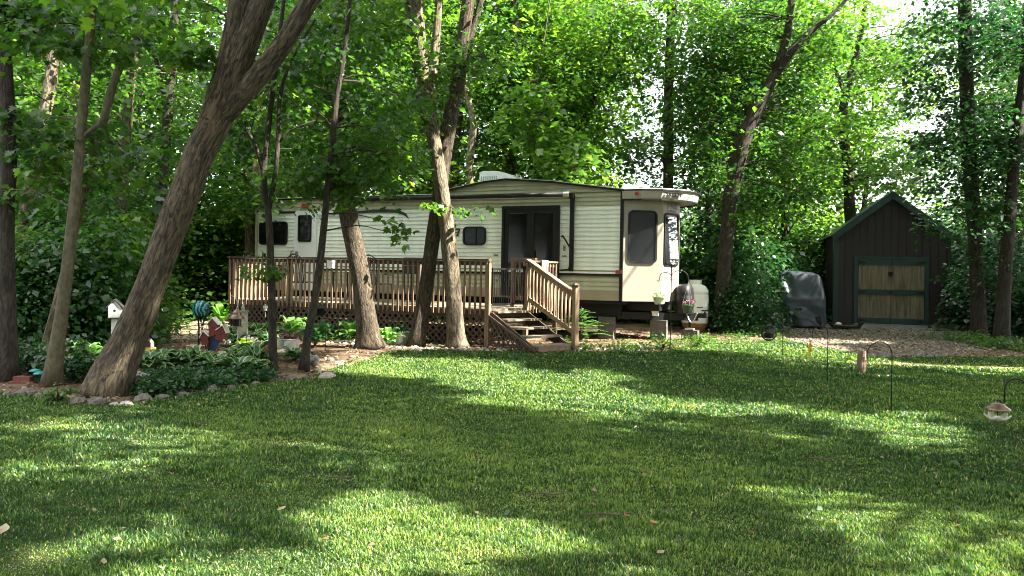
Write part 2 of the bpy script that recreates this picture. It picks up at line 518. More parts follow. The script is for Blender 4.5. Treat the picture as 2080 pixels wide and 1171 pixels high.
def smooth_path(pts, rad, step=0.35):
    """Catmull-Rom through pts with interpolated radii"""
    P = [Vector(p) for p in pts]
    P = [P[0] * 2 - P[1]] + P + [P[-1] * 2 - P[-2]]
    rr = [rad[0]] + list(rad) + [rad[-1]]
    out, ro = [], []
    for i in range(1, len(P) - 2):
        n = max(2, int((P[i + 1] - P[i]).length / step))
        for k in range(n):
            t = k / n
            a, b, c, d = P[i - 1], P[i], P[i + 1], P[i + 2]
            out.append(0.5 * ((2 * b) + (c - a) * t + (2 * a - 5 * b + 4 * c - d) * t * t + (3 * b - a - 3 * c + d) * t ** 3))
            ro.append(rr[i] * (1 - t) + rr[i + 1] * t)
    out.append(P[-2]); ro.append(rr[-2])
    return out, ro
def trunk_tube(mb, pts, rad, n=14, flare=0.0, knob=0.04, step=0.3):
    p, r = smooth_path(pts, rad, step)
    o = len(mb.v)
    mb.tube(p, r, n)
    ph = random.random() * 6
    R0 = sum(r) / len(r); run = random.random() * 9
    for i in range(len(p)):
        if i: run += (p[i] - p[i - 1]).length
        for k in range(n):
            mb.bv[o + i * n + k] = (R0 * math.cos(2 * math.pi * k / n) + ph, R0 * math.sin(2 * math.pi * k / n), run)
            v = Vector(mb.v[o + i * n + k]); d = v - p[i]
            a = 2 * math.pi * k / n
            s = 1 + knob * (math.sin(3 * a + i * 0.7 + ph) * 0.6 + random.uniform(-1, 1) * 0.7)
            if flare:
                h = max(0.0, p[i].z)
                s += flare * math.exp(-h / 0.22) * (1 + 0.45 * math.sin(4 * a + ph)) + 0.18 * flare * math.exp(-h / 0.8)
            mb.v[o + i * n + k] = tuple(p[i] + d * s)
def limb(mb, a, b, r0, r1=0.006, sag=0.0, n=6):
    a, b = Vector(a), Vector(b)
    L = (b - a).length
    m1 = a.lerp(b, 0.35) + Vector((random.uniform(-.08, .08), random.uniform(-.08, .08), 0.10 + random.uniform(-.03, .05))) * L
    m2 = a.lerp(b, 0.7) + Vector((random.uniform(-.08, .08), random.uniform(-.08, .08), 0.06 - sag)) * L
    p, r = smooth_path([a, m1, m2, b], [r0, r0 * 0.7, r0 * 0.4, r1], max(0.25, L / 8))
    mb.tube(p, r, n, cap=False)

# ------------------------------------------------------------------ ground
BED = [(-900, 772), (-300, 780), (0, 800), (90, 812), (180, 820), (300, 818), (420, 797), (560, 778), (640, 768), (690, 752), (730, 726), (790, 714),
       (870, 711), (1000, 716), (1190, 717), (1330, 717), (1440, 698), (1590, 690), (1660, 706), (1780, 728), (1950, 727), (2080, 728), (2500, 742)]
bx = np.array([gnd(*p)[0] for p in BED]); by = np.array([gnd(*p)[1] for p in BED])
o_ = np.argsort(bx); bx, by = bx[o_], by[o_]
def bed_y(x):
    return np.interp(x, bx, by)
def sheet(name, pts, z, mat):
    mb = MB().add([(x, y, z) for x, y in pts], [tuple(range(len(pts)))])
    o = mb.build(name, mat)
    return tag(o, kind='structure')
sheet("ground", [(-400, -60), (400, -60), (400, 700), (-400, 700)], 0.0, lawn_m)
wf = [(x, y + 0.05) for x, y in zip(bx, by)]
sheet("woodland_floor", wf + [(60, 90), (-60, 90)], 0.004, litter_g)
GRAVEL = [(1560, 672), (1600, 694), (1660, 707), (1780, 727), (1900, 726), (2010, 712), (2060, 700), (2000, 686), (1930, 672), (1740, 662), (1600, 660)]
sheet("gravel", [tuple(gnd(*p)[:2]) for p in GRAVEL], 0.008, gravel_g)
PATH = [(250, 735), (285, 712), (330, 690), (440, 690), (470, 672), (470, 650), (330, 648), (322, 668), (290, 690), (200, 715), (40, 730), (30, 742), (120, 740)]
sheet("path", [tuple(gnd(*p)[:2]) for p in PATH], 0.008, path_g)
sheet("dirt_track", [tuple(gnd(*p)[:2]) for p in [(1700, 734), (1850, 738), (2080, 749), (2400, 764), (2400, 772), (2080, 756), (1850, 744), (1700, 738)]], 0.006, path_g)

def in_poly(x, y, poly):
    px = np.array([p[0] for p in poly]); py = np.array([p[1] for p in poly])
    c = np.zeros(len(x), bool); j = len(px) - 1
    for i in range(len(px)):
        k = ((py[i] > y) != (py[j] > y)) & (x < (px[j] - px[i]) * (y - py[i]) / (py[j] - py[i] + 1e-12) + px[i])
        c ^= k; j = i
    return c
def vnoise(x, y, s, seed=0):
    r = np.random.default_rng(seed); v = 0
    for k in range(6):
        a, b, c = r.normal(0, 1, 2).tolist() + [r.uniform(0, 6.3)]
        f = s * r.uniform(0.6, 1.7)
        v = v + np.sin((a * x + b * y) * f + c)
    return v / 6 ** 0.5
def grass():
    parts = []
    for y0, y1, dens, h, w in ((2.6, 5.5, 11500, .040, .0032), (5.5, 8.5, 6000, .043, .0049), (8.5, 13, 3000, .050, .0076), (13, 19.5, 1450, .052, .012)):
        hw = 0.70 * y1 + 1.2
        n = int(dens * 2 * hw * (y1 - y0))
        x = rng.uniform(-hw, hw, n); y = rng.uniform(y0, y1, n)
        edge = bed_y(x) + 0.10 * vnoise(x, y, 3.0, 3) + rng.normal(0, 0.09 * (y / 9), n)
        k = (y < edge) & (np.abs(x) < 0.70 * y + 1.2)
        bare = np.zeros(n)
        for (cx, cy, rx, ry) in ((575, 900, 60, 8), (85, 865, 80, 10), (1100, 1015, 40, 12), (980, 1130, 60, 14), (60, 1140, 60, 25), (2000, 745, 200, 5), (1400, 826, 40, 4), (970, 935, 30, 8)):
            p, q1, q2 = gnd(cx, cy), gnd(cx + rx, cy), gnd(cx, cy - ry)
            d = ((x - p[0]) / abs(q1[0] - p[0])) ** 2 + ((y - p[1]) / abs(q2[1] - p[1])) ** 2
            bare = np.maximum(bare, np.exp(-d))
        k &= rng.uniform(0, 1, n) > 0.6 * bare
        x, y, bare = x[k], y[k], bare[k]; n = len(x)
        tone = 0.40 + 0.13 * vnoise(x, y, 0.8, 1) + 0.12 * vnoise(x, y, 2.9, 2) + 0.08 * vnoise(x, y, 9, 6) + 0.45 * bare
        r = np.clip(tone + rng.normal(0, 0.27, n), 0, 0.86)
        dry = rng.uniform(0, 1, n) < 0.045 + 0.25 * bare
        r = np.where(dry, rng.uniform(0.86, 1.0, n), r)
        a = rng.uniform(0, 2 * np.pi, n); ln = rng.uniform(0.1, 0.8, n)
        tuft = 0.78 + 0.30 * vnoise(x, y, 6, 5) + 0.22 * vnoise(x, y, 17, 8)
        H = h * rng.uniform(0.55, 1.3, n) * np.clip(tuft, 0.45, 1.5) * (1 - 0.45 * bare)
        W = w * rng.uniform(0.7, 1.4, n)
        dx, dy = np.cos(a), np.sin(a)
        b = np.stack([x, y, np.full(n, -0.004)], 1)
        mid = b + np.stack([dx * ln * H * .25, dy * ln * H * .25, H * .55], 1)
        tip = b + np.stack([dx * ln * H * .95, dy * ln * H * .95, H * (1.05 - .35 * ln)], 1)
        s = np.stack([-dy * W, dx * W, np.zeros(n)], 1)
        V = np.stack([b, mid - s, tip, mid + s], 1).reshape(-1, 3)
        parts.append((V, np.arange(4 * n).reshape(-1, 4), r))
    V, Fq, r = join_arrays(parts)
    return tag(np_mesh("grass", V, Fq, grass_m, r), kind='stuff')
grass()
def weeds_and_clover():
    """broad low weed leaves scattered in the lawn"""
    n = 420
    y = rng.uniform(3.2, 13, n); x = rng.uniform(-1, 1, n) * 0.68 * y
    k = (y < bed_y(x) - .2) & (vnoise(x, y, 1.4, 9) > 0.2)
    c = np.stack([x[k], y[k], np.full(k.sum(), 0.045)], 1)
    V, Fq, r = leaf_arrays(c, 0.07, 9, 0.035, flat=0.1, droop=0.1, tone=0.7)
    tag(np_mesh("lawn_clover", V, Fq, leaf_mid, r), kind='stuff')
weeds_and_clover()
def scatter_litter(name, n, size, poly, mat, z=0.012):
    xs = [p[0] for p in poly]; ys = [p[1] for p in poly]
    x = rng.uniform(min(xs), max(xs), n); y = rng.uniform(min(ys), max(ys), n)
    k = in_poly(x, y, poly)
    c = np.stack([x[k], y[k], np.full(k.sum(), z)], 1); m = len(c)
    a = rng.uniform(0, 6.28, m)
    D = np.stack([np.cos(a), np.sin(a), rng.normal(0, .25, m)], 1)
    S = np.stack([-np.sin(a), np.cos(a), rng.normal(0, .35, m)], 1)
    L = size * rng.uniform(.5, 1.3, m)[:, None]
    up = np.array([0, 0, 1.0])
    V = np.stack([c - D * L * .5, c + S * L * .33 + up * L * .22, c + D * L * .5 + up * L * .1, c - S * L * .33 + up * L * .2], 1).reshape(-1, 3)
    return tag(np_mesh(name, V, np.arange(4 * m).reshape(-1, 4), mat, rng.uniform(0, 1, m)), kind='stuff')
lit = [(x, y + rng.normal(0, .06)) for x, y in zip(bx, by) if -14 < x < 17]
scatter_litter("leaf_litter", 26000, .075, lit + [(17, 24), (3, 21), (-14, 21)], litter_m)
scatter_litter("lawn_litter", 800, .035, [(-9, 3.2), (9, 3.2), (11, 14), (-4, 14), (-7, 9)], litter_m, z=.05)
gp = [tuple(gnd(*p)[:2]) for p in GRAVEL]
scatter_litter("gravel_leaf_litter", 5000, .07, gp, litter_m, z=.02)
def pebbles(name, n, poly, s0, s1, mat):
    xs = [p[0] for p in poly]; ys = [p[1] for p in poly]
    x = rng.uniform(min(xs), max(xs), n); y = rng.uniform(min(ys), max(ys), n)
    k = in_poly(x, y, poly); x, y = x[k], y[k]; m = len(x)
    base = np.array([(1, 0, 0), (.45, .8, 0), (-.5, .8, 0), (-1, -.1, 0), (-.4, -.85, 0), (.55, -.8, 0), (.4, .3, .6), (-.4, .25, .65), (0, -.45, .55)], float)
    fc = [(0, 1, 6), (1, 2, 7), (1, 7, 6), (2, 3, 7), (3, 4, 8), (3, 8, 7), (4, 5, 8), (5, 0, 6), (5, 6, 8), (6, 7, 8)]
    a = rng.uniform(0, 6.28, m); s = rng.uniform(s0, s1, m)
    ca, sa = np.cos(a), np.sin(a)
    B = base[None] * rng.uniform(.75, 1.25, (m, 9, 3)) * s[:, None, None]
    V = np.stack([B[..., 0] * ca[:, None] - B[..., 1] * sa[:, None] + x[:, None], B[..., 0] * sa[:, None] + B[..., 1] * ca[:, None] + y[:, None], B[..., 2] + .008], 2).reshape(-1, 3)
    Fq = (np.array(fc)[None] + 9 * np.arange(m)[:, None, None]).reshape(-1, 3)
    return tag(np_mesh(name, V, Fq, mat), kind='stuff')
pebbles("pebbles", 9000, gp, .015, .05, pebble_m)
pebbles("pebble_border", 700, [tuple(gnd(*p)[:2]) for p in [(640, 696), (720, 690), (860, 704), (1000, 708), (1330, 706), (1330, 716), (1000, 716), (860, 712), (720, 704)]], .02, .06, pebble_pale)

# ------------------------------------------------------------------ trailer
YAW = R(-23.5)
tc_, ts_ = math.cos(-YAW), math.sin(-YAW)
TC = Vector((2.58, 17.9, 0))
def wall(px, py):
    """photo pixel -> (x, z) on the trailer's long side"""
    u, v = uv(px, py); k = u / F
    x = (k * TC.y - TC.x) / (tc_ + k * ts_)
    return x, EYE - v / F * (TC.y - ts_ * x)
tr = thing("travel_trailer", "long white and tan travel trailer with black trim parked behind the wooden deck", "trailer", TC, YAW)
LEN = -wall(521, 470)[0]
x907, xpk = wall(905, 384)[0], wall(1030, 364)[0]
WID = 2.45
ZB, ZT = .93, 3.50
zpk = wall(1030, 366)[1]
prof = [(-LEN, ZB), (0, ZB), (0, 3.50), (xpk + 1.2, 3.50 + (zpk - 3.5) * .72), (xpk, zpk), (xpk - .6, zpk - .05), (x907, ZT + .10), (x907 - .02, ZT), (-LEN, ZT)]
MB().prism(prof, (0, WID, 0), (1, 0, 0), (0, 0, 1), WID - .03).build("body", tan_siding, tr)
def siding(name, x0, x1, z0, z1, mat, lap=.102, topf=None):
    mb = MB(); z = z0
    while z < z1 - .01:
        h = min(lap, z1 - z)
        P = [(.014, z + .0005), (-.020, z), (-.020, z + h * .10), (-.010, z + h * .17), (-.006, z + h * .52), (.002, z + h * .80), (.013, z + h)]
        for (y0, za), (y1, zb) in zip(P[:-1], P[1:]):
            mb.add([(x0, y0, za), (x1, y0, za), (x1, y1, zb), (x0, y1, zb)], [(0, 1, 2, 3)])
        z += lap
    return mb.build(name, mat, tr, fixn=False)
z_mid = 1.64
siding("white_siding", -LEN, -.02, z_mid, 3.17, white_siding)
siding("lower_siding", -LEN, -.02, 1.17, 1.50, tan_siding)
siding("upper_siding_shade_band", -LEN, -.02, 3.174, 3.49, tan_siding)  # top band: shade of the awning overhang put into the tan colour
mb = MB()   # gable siding, laps cut by the roofline
def roof_z(x):
    p = [(0, 3.50), (xpk + 1.2, 3.50 + (zpk - 3.5) * .72), (xpk, zpk), (xpk - .6, zpk - .05), (x907, ZT + .1)]
    p = p[::-1]
    return float(np.interp(x, [a for a, _ in p], [b for _, b in p]))
z = 3.494
xs = np.linspace(x907, -.02, 60)
while z < zpk - .02:
    ok_x = [x for x in xs if roof_z(x) > z + .01]
    if len(ok_x) > 1:
        a, b = ok_x[0], ok_x[-1]
        zt = z + .1
        a2 = [x for x in xs if roof_z(x) > zt]
        a1, b1 = (a2[0], a2[-1]) if a2 else (xpk - .1, xpk + .1)
        zt = min(zt, zpk - .01)
        mb.add([(a, -.030, z), (b, -.030, z), (b1, -.006, zt), (a1, -.006, zt)], [(0, 1, 2, 3)])
        mb.add([(a, -.004, z + .001), (b, -.004, z + .001), (b, -.030, z), (a, -.030, z)], [(0, 1, 2, 3)])
    z += .1
mb.build("gable_siding", tan_siding, tr, fixn=False)
mb = MB().box((-LEN / 2, -.012, 1.05), (LEN - .05, .02, .235))
mb.build("skirt_panel", skirt_tan, tr)
MB().box((-LEN / 2 - .02, -.022, 1.585), (LEN - .1, .026, .045)).build("belt_trim", white_siding, tr)
MB().box((-LEN / 2 - .02, -.026, 1.535), (LEN - .1, .034, .05)).build("belt_stripe", black_metal, tr)
MB().box((-.03, -.03, 2.22), (.075, .05, 2.58)).build("corner_trim", black_metal, tr)
MB().box((-LEN + .03, -.03, 2.22), (.06, .05, 2.58)).build("corner_trim", tan_siding, tr)
# roof
mb = MB()
xr = [(-LEN - .05, ZT + .01), (x907 - .05, ZT + .01)]
rp = [(x907 - .1, ZT + .1), (xpk - .6, zpk - .04), (xpk, zpk + .01), (xpk + 1.2, 3.5 + (zpk - 3.5) * .72 + .01), (.02, 3.51)]
for P in (xr, rp):
    for (a, za), (b, zb) in zip(P[:-1], P[1:]):
        mb.add([(a, -.07, za), (b, -.07, zb), (b, WID + .05, zb), (a, WID + .05, za), (a, -.07, za + .035), (b, -.07, zb + .035), (b, WID + .05, zb + .035), (a, WID + .05, za + .035)],
               [(3, 2, 1, 0), (4, 5, 6, 7), (0, 1, 5, 4), (2, 3, 7, 6), (1, 2, 6, 5), (3, 0, 4, 7)])
roof = mb.build("roof", roof_white, tr)
mb = MB()
for P in (xr, rp):
    for (a, za), (b, zb) in zip(P[:-1], P[1:]):
        mb.bar((a, -.085, za - .006), (b, -.085, zb - .006), .035, .045)
mb.build("roof_edge", black_metal, tr)
# air conditioner
acx, acy = -3.62, 1.15
acz = roof_z(acx) + .03
sec = [(-.52, 0), (.58, 0), (.54, .12), (.34, .28), (.02, .37), (-.42, .385), (-.52, .35)]
acb = MB().prism(sec, (acx, acy + .36, acz), (1, 0, 0), (0, 0, 1), .72).build("air_conditioner", ac_white, tr)
mb = MB()
for i in range(9):
    mb.box((acx - .46 + i * .055, acy - .364, acz + .145), (.016, .012, .20))
mb.build("vent_grille", plain("ac_grille_grey", (.25, .29, .30), .6), acb)  # grille bars in a darker blue-grey than the casing
# nose
na, nb0, nb1, nx = .80, .52, WID - .52, 1.06
nose_plan = [(0, 0.0), (na, nb0), (nx, WID / 2), (na, nb1), (0, WID)]
def nose_mb(plan, z0, z1, off=0.0):
    mb = MB(); k = len(plan)
    mb.add([(x, y, z0) for x, y in plan] + [(x, y, z1) for x, y in plan], [tuple(range(k))[::-1], tuple(range(k, 2 * k))] + [(i, (i + 1) % k, k + (i + 1) % k, k + i) for i in range(k)])
    return mb
nose = nose_mb(nose_plan, .93, 3.36).build("front_cap", cap_fibre, tr)
# brow over the nose: bowed front edge
bp = [(-.02, -.10), (.45, -.08), (.88, .08), (1.30, .50), (1.46, .84), (1.50, 1.225)]
bp += [(x, 2.45 - y) for x, y in bp[-2::-1]]
mb = MB(); k = len(bp)
zt = [3.53 - .0 * i for i in range(k)]
mb.add([(x * .96, 1.22 + (y - 1.22) * .97, 3.30) for x, y in bp] + [(x, y, 3.50) for x, y in bp] + [(x * .95, 1.22 + (y - 1.22) * .95, 3.56) for x, y in bp],
       [tuple(range(k))[::-1], tuple(range(2 * k, 3 * k))] + [(i + r * k, (i + 1) % k + r * k, k + (i + 1) % k + r * k, k + i + r * k) for i in range(k) for r in (0, 1)])
brow = mb.build("brow", plain("brow_white", (.42, .40, .35), .25, var=.05), tr)
mb = MB()
for i in range(k - 1):
    a, b = bp[i], bp[i + 1]
    mb.bar((a[0] * 1.01, a[1], 3.512), (b[0] * 1.01, b[1], 3.512), .03, .035)
    mb.bar((a[0] * .965, 1.22 + (a[1] - 1.22) * .975, 3.292), (b[0] * .965, 1.22 + (b[1] - 1.22) * .975, 3.292), .03, .035)
mb.build("trim_edge", black_metal, brow)
for q in (bp[1], bp[-2]):
    MB().box((q[0] - .12, q[1] - (.02 if q[1] < 1 else -.02), 3.42), (.09, .04, .06)).build("marker_light", red_lens, brow)
f1 = Vector((na, nb0, 0)).normalized()
fn1 = Vector((f1.y, -f1.x, 0))
f2 = Vector((0, 1, 0))
def window(parent, o, ax, w, h, fm=black_metal, gm=None, mull=None, r=.09, name="window", fr=.045, tilt=0):
    """framed window: ax right, +z up, facing ax x z"""
    ax = Vector(ax).normalized(); up = Vector((0, 0, 1)); nz = ax.cross(up)
    o = Vector(o) - nz * .004
    mb = MB().ring(rrect(w, h, r), rrect(w - 2 * fr, h - 2 * fr, max(.02, r - fr)), o, ax, up, .035)
    if mull:
        for kind, t in mull:
            if kind == 'h': mb.bar(o + up * t + nz * .018 - ax * (w / 2 - fr), o + up * t + nz * .018 + ax * (w / 2 - fr), .02, .03, up)
            else: mb.bar(o + ax * t + nz * .018 - up * (h / 2 - fr), o + ax * t + nz * .018 + up * (h / 2 - fr), .03, .02, ax)
    f = mb.build(name, fm, parent)
    upt = (up - nz * math.tan(R(tilt))).normalized()
    MB().prism(rrect(w - fr * 1.8, h - fr * 1.8, max(.02, r - fr)), o + nz * (.006 + h * .5 * math.tan(R(tilt)) * .5), ax, upt, .008).build("pane", gm or glass, f)
    return f
fl = math.hypot(na, nb0)
c1 = Vector((0, 0, 0)) + f1 * (fl * .49)
window(tr, (c1.x, c1.y, 2.44), f1, fl * .74, 1.24, r=.12)
f3 = Vector((nx - na, WID / 2 - nb0, 0)); f3l = f3.length; f3.normalize()
c3 = Vector((na, nb0, 0)) + f3 * (f3l * .50)
window(tr, (c3.x, c3.y, 2.40), f3, f3l * .84, 1.26, gm=glass_front, mull=[('h', .0)], r=.1, tilt=2.5)
c4 = Vector((nx, WID / 2, 0)) + Vector((-f3.x, f3.y, 0)) * (f3l * .5)
window(tr, (c4.x, c4.y, 2.40), (-f3.x, f3.y, 0), f3l * .84, 1.26, gm=glass_front, mull=[('h', .0)], r=.1)
window(tr, (na * .51, WID - nb0 * .51, 2.42), (-na, nb0, 0), .66, 1.20, r=.1)
fo = Vector((f3.y, -f3.x, 0))
bd = (Vector(bp[3]) - Vector(bp[2])); bd = Vector((bd.x, bd.y, 0)).normalized()
bc = Vector(((bp[2][0] + bp[3][0]) / 2, (bp[2][1] + bp[3][1]) / 2, 3.41)) + Vector((bd.y, -bd.x, 0)) * .012
bt = (Vector((bp[2][0] + bp[3][0], bp[2][1] + bp[3][1], 0)) / 2 - Vector(((bp[2][0] + bp[3][0]) / 2 * .96, 1.22 + ((bp[2][1] + bp[3][1]) / 2 - 1.22) * .97, 0)))
text("SALEM", .135, decal, brow, frame_M(bc - Vector((bd.y, -bd.x, 0)) * .004, bd, (bt.x, bt.y, .20)), ext=.012, space=1.1)
text("FOREST RIVER", .105, decal_grey, nose, frame_M(c3 + fo * .004 + Vector((0, 0, 1.47)), f3, (0, 0, 1)), shear=.25, ext=.003)
text("Villa", .30, decal_grey, nose, frame_M(c3 + fo * .004 + Vector((0, 0, 3.22)), f3, (0, 0, 1)), shear=.45, ext=.003)
text("CLASSIC", .085, decal_grey, nose, frame_M(c3 + fo * .004 + Vector((0, 0, 3.075)), f3, (0, 0, 1)), ext=.003, space=1.4)
# side lettering
x, z = wall(908, 474); text("Villa", .42, decal, tr, frame_M((x, -.026, z + .05), (1, 0, 0), (0, 0, 1)), shear=.45, ext=.004)
x, z = wall(905, 483); text("CLASSIC", .11, decal, tr, frame_M((x, -.026, z), (1, 0, 0), (0, 0, 1)), ext=.004, space=1.7)
# swoosh stripes
up_e = [(668, 437), (720, 430), (770, 426), (810, 427), (826, 434), (832, 446)]
lo_e = [(822, 438), (806, 433), (770, 432), (720, 435)]
MB().prism([wall(*p) for p in up_e + lo_e], (0, -.028, 0), (1, 0, 0), (0, 0, 1), .004).build("side_decal", decal, tr)
MB().prism([wall(*p) for p in [(565, 431), (602, 430), (602, 434), (566, 435)]], (0, -.028, 0), (1, 0, 0), (0, 0, 1), .004).build("side_decal", decal, tr)
MB().prism([wall(*p) for p in [(640, 440), (690, 433), (760, 440), (690, 442)]], (0, -.027, 0), (1, 0, 0), (0, 0, 1), .003).build("side_decal", plain("decal_pale", (.36, .38, .36), .5), tr)
def wwin(x0, y0, x1, y1, **kw):
    (a, zt), (b, zb) = wall(x0, y0), wall(x1, y1)
    return window(tr, ((a + b) / 2, -.026, (zt + zb) / 2), (1, 0, 0), b - a, zt - zb, **kw)
wwin(529, 451, 585, 498, mull=[('v', .0)], r=.1)
wwin(942, 461, 988, 499, mull=[('v', .05)], r=.12)
# entry door
(a, zt), (b, zb) = wall(601, 430), wall(643, 560)
dw = b - a
dr = MB().prism(rrect(dw, zt - .95, .1), ((a + b) / 2, -.022, (zt + .95) / 2), (1, 0, 0), (0, 0, 1), .03).build("entry_door", white_door, tr)
(wa, wz1), (wb, wz0) = wall(609, 438), wall(635, 492)
window(dr, ((wa + wb) / 2, -.052, (wz1 + wz0) / 2), (1, 0, 0), wb - wa, wz1 - wz0, r=.06)
MB().tube([(a - .06, -.03, 2.05), (a - .07, -.10, 2.0), (a - .07, -.10, 1.62), (a - .06, -.03, 1.56)], .014, 6).build("grab_handle", black_metal, tr)
MB().box((a + .1, -.058, 1.93), (.09, .02, .2)).build("door_latch", decal_grey, dr)
x, z = wall(622, 419); MB().prism(rrect(.22, .10, .04), (x, -.026, z), (1, 0, 0), (0, 0, 1), .05).build("porch_light", amber, tr)
# sliding door
(a, zt), (b, _) = wall(1022, 420), wall(1139, 420)
w = b - a; zb = .98; h = zt - zb
sl = MB()
sl.ring([(-w / 2, -h / 2), (w / 2, -h / 2), (w / 2, h / 2), (-w / 2, h / 2)], [(-w / 2 + .07, -h / 2 + .07), (w / 2 - .07, -h / 2 + .07), (w / 2 - .07, h / 2 - .07), (-w / 2 + .07, h / 2 - .07)], ((a + b) / 2, -.022, (zt + zb) / 2), (1, 0, 0), (0, 0, 1), .05)
sld = sl.build("sliding_door", black_metal, tr)
for s in (-1, 1):
    cx = (a + b) / 2 + s * (w - .14) / 4
    pw = (w - .14) / 2
    yo = -.026 if s < 0 else -.034
    mb = MB().ring([(-pw / 2, -h / 2 + .07), (pw / 2, -h / 2 + .07), (pw / 2, h / 2 - .07), (-pw / 2, h / 2 - .07)],
                   [(-pw / 2 + .10, -h / 2 + .22), (pw / 2 - .10, -h / 2 + .22), (pw / 2 - .10, h / 2 - .17), (-pw / 2 + .10, h / 2 - .17)], (cx, yo, (zt + zb) / 2), (1, 0, 0), (0, 0, 1), .022)
    pf = mb.build("door_panel", black_metal, sld)
    MB().box((cx, yo - .002, (zt + zb) / 2), (pw - .18, .008, h - .36)).build("pane", glass, pf)
MB().box(((a + b) / 2 + .12, -.07, 2.0), (.03, .03, .22)).build("handle", black_metal, sld)
# bright edging panel and big grab rail right of the door
xa, za = wall(1142, 481); xb, zb2 = wall(1163, 548)
MB().tube([(xa, -.03, za), (xa + .06, -.14, za + .02), (xb, -.16, za - .30), (xb + .01, -.16, zb2 + .2), (xb - .05, -.14, zb2), (xa, -.05, zb2 - .02)], .02, 8).build("grab_rail", black_metal, tr)
x, z = wall(1147, 505); MB().box((x, -.03, z), (.05, .02, .13)).build("porch_switch", decal_grey, tr)
for pxy in ((1008, 519), (1147, 521)):
    x, z = wall(*pxy); MB().box((x, -.03, z), (.11, .02, .04)).build("side_plate", decal_grey, tr)
# awning
xa, za = wall(700, 405); xb, zb2 = wall(1160, 393)
xb = min(xb, -1.2)
MB().tube([(xa, -.15, 3.44), (xb, -.15, 3.44)], .055, 14).build("awning_roll", black_metal, tr, smooth=True)
MB().tube([(xb - .14, -.15, 3.44), (xb, -.15, 3.44)], .062, 14).build("awning_end_cap", galv, tr)
for x in (xb + .06, xa + .3):
    mb = MB().box((x, -.075, 2.50), (.10, .05, 1.78)).box((x, -.11, 3.40), (.12, .12, .12))
    mb.build("awning_arm", black_metal, tr)
x, z = wall(1258, 552); MB().box((x, -.05, z - .01), (.15, .035, .085)).build("side_reflector", amber, tr)
# chassis and hitch
mb = MB()
mb.box((-LEN / 2 + .2, .35, .72), (LEN - .6, .12, .34)).box((-LEN / 2 + .2, WID - .35, .72), (LEN - .6, .12, .34))
mb.box((-LEN / 2 + .1, WID / 2, .885), (LEN - .1, WID - .1, .07))
mb.box((.35, WID / 2, .80), (.8, 1.3, .20))
mb.bar((-.2, .35, .58), (1.52, 1.19, .56), .08, .17).bar((-.2, WID - .35, .58), (1.52, 1.25, .56), .08, .17)
mb.build("chassis", black_frame, tr)
hc = MB().box((1.58, 1.22, .60), (.30, .12, .11)).lathe([(.055, 0), (.05, .10), (.02, .13)], 12, (1.72, 1.22, .58)).box((1.70, 1.22, .72), (.16, .03, .03))
hc.build("hitch_coupler", black_metal, tr)
MB().tube([(1.35, 1.22, .80), (1.35, 1.22, .30)], .035, 10).build("tongue_jack", black_metal, tr)
MB().box((1.35, 1.22, .27), (.2, .2, .03)).build("jack_foot", galv, tr)
mb = MB()
for i in range(9):
    t = i / 8
    p = Vector((1.30 + .25 * t, 1.02 - .05 * t, .66 - .22 * math.sin(math.pi * t)))
    q = Vector((1.30 + .25 * (i + .8) / 8, 1.02 - .05 * (i + .8) / 8, .66 - .22 * math.sin(math.pi * min(1, (i + .8) / 8))))
    mb.tube([p, q], .013, 5)
mb.build("safety_chain", galv, tr)
MB().box((.62, .68, .645), (.17, .012, .13)).build("warning_plate", white_paint, tr)
# propane cover: two lobed black shell on the tongue
mb = MB()
prof = [(.30, 0), (.315, .1), (.31, .17), (.325, .19), (.32, .40), (.30, .44), (.305, .46), (.28, .62), (.20, .70), (.05, .71)]
vs, fs, n = [], [], 24
for r0, z0 in prof:
    for kx in range(n):
        an = 2 * math.pi * kx / n
        cx, sy = math.cos(an), math.sin(an)
        vs.append((1.22 + r0 * .62 * math.copysign(abs(cx) ** .7, cx), 1.22 + r0 * 1.12 * math.copysign(abs(sy) ** .6, sy), .64 + z0))
for i in range(len(prof) - 1):
    for kx in range(n):
        fs.append((i * n + kx, i * n + (kx + 1) % n, (i + 1) * n + (kx + 1) % n, (i + 1) * n + kx))
fs.append(tuple((len(prof) - 1) * n + kx for kx in range(n)))
mb.add(vs, fs).build("propane_cover", plain("black_plastic", (.009, .0095, .011), .5, var=.3, spec=.3), tr, smooth=True)
# supports under it
def tw(x, y, z=0):
    return TC + Vector((tc_ * x + ts_ * y, -ts_ * x + tc_ * y, z))
def block_stack(x, y, n, h, label, wood=False):
    for i in range(n):
        mb = MB().box((0, 0, h / 2), (.39, .19, h - .004)).box((0, -.0955, h * .5), (.05, .006, h * .85)).box((-.13, -.096, h * .5), (.012, .006, h * .9)).box((.13, -.096, h * .5), (.012, .006, h * .9))
        o = mb.build("concrete_block", concrete_m)
        o.location = tw(x, y, i * h); o.rotation_euler = (0, 0, YAW + random.uniform(-.06, .06))
        tag(o, ("top" if i == n - 1 else "bottom" if i == 0 else "middle") + " grey concrete block of the stack " + label, "concrete block", "blocks propping up the trailer")
block_stack(-.45, .30, 3, .18, "nearest the steps under the trailer")
block_stack(.70, .80, 3, .16, "under the front cap of the trailer")
block_stack(1.36, 1.22, 1, .24, "under the tongue jack")

# ------------------------------------------------------------------ deck, steps, gate
DO = Vector((-.45, 16.0, 0))
def dw_(x, y, z=0):
    return DO + Vector((tc_ * x + ts_ * y, -ts_ * x + tc_ * y, z))
DL, DD, FZ, RZ = 7.05, 2.72, .79, 1.83
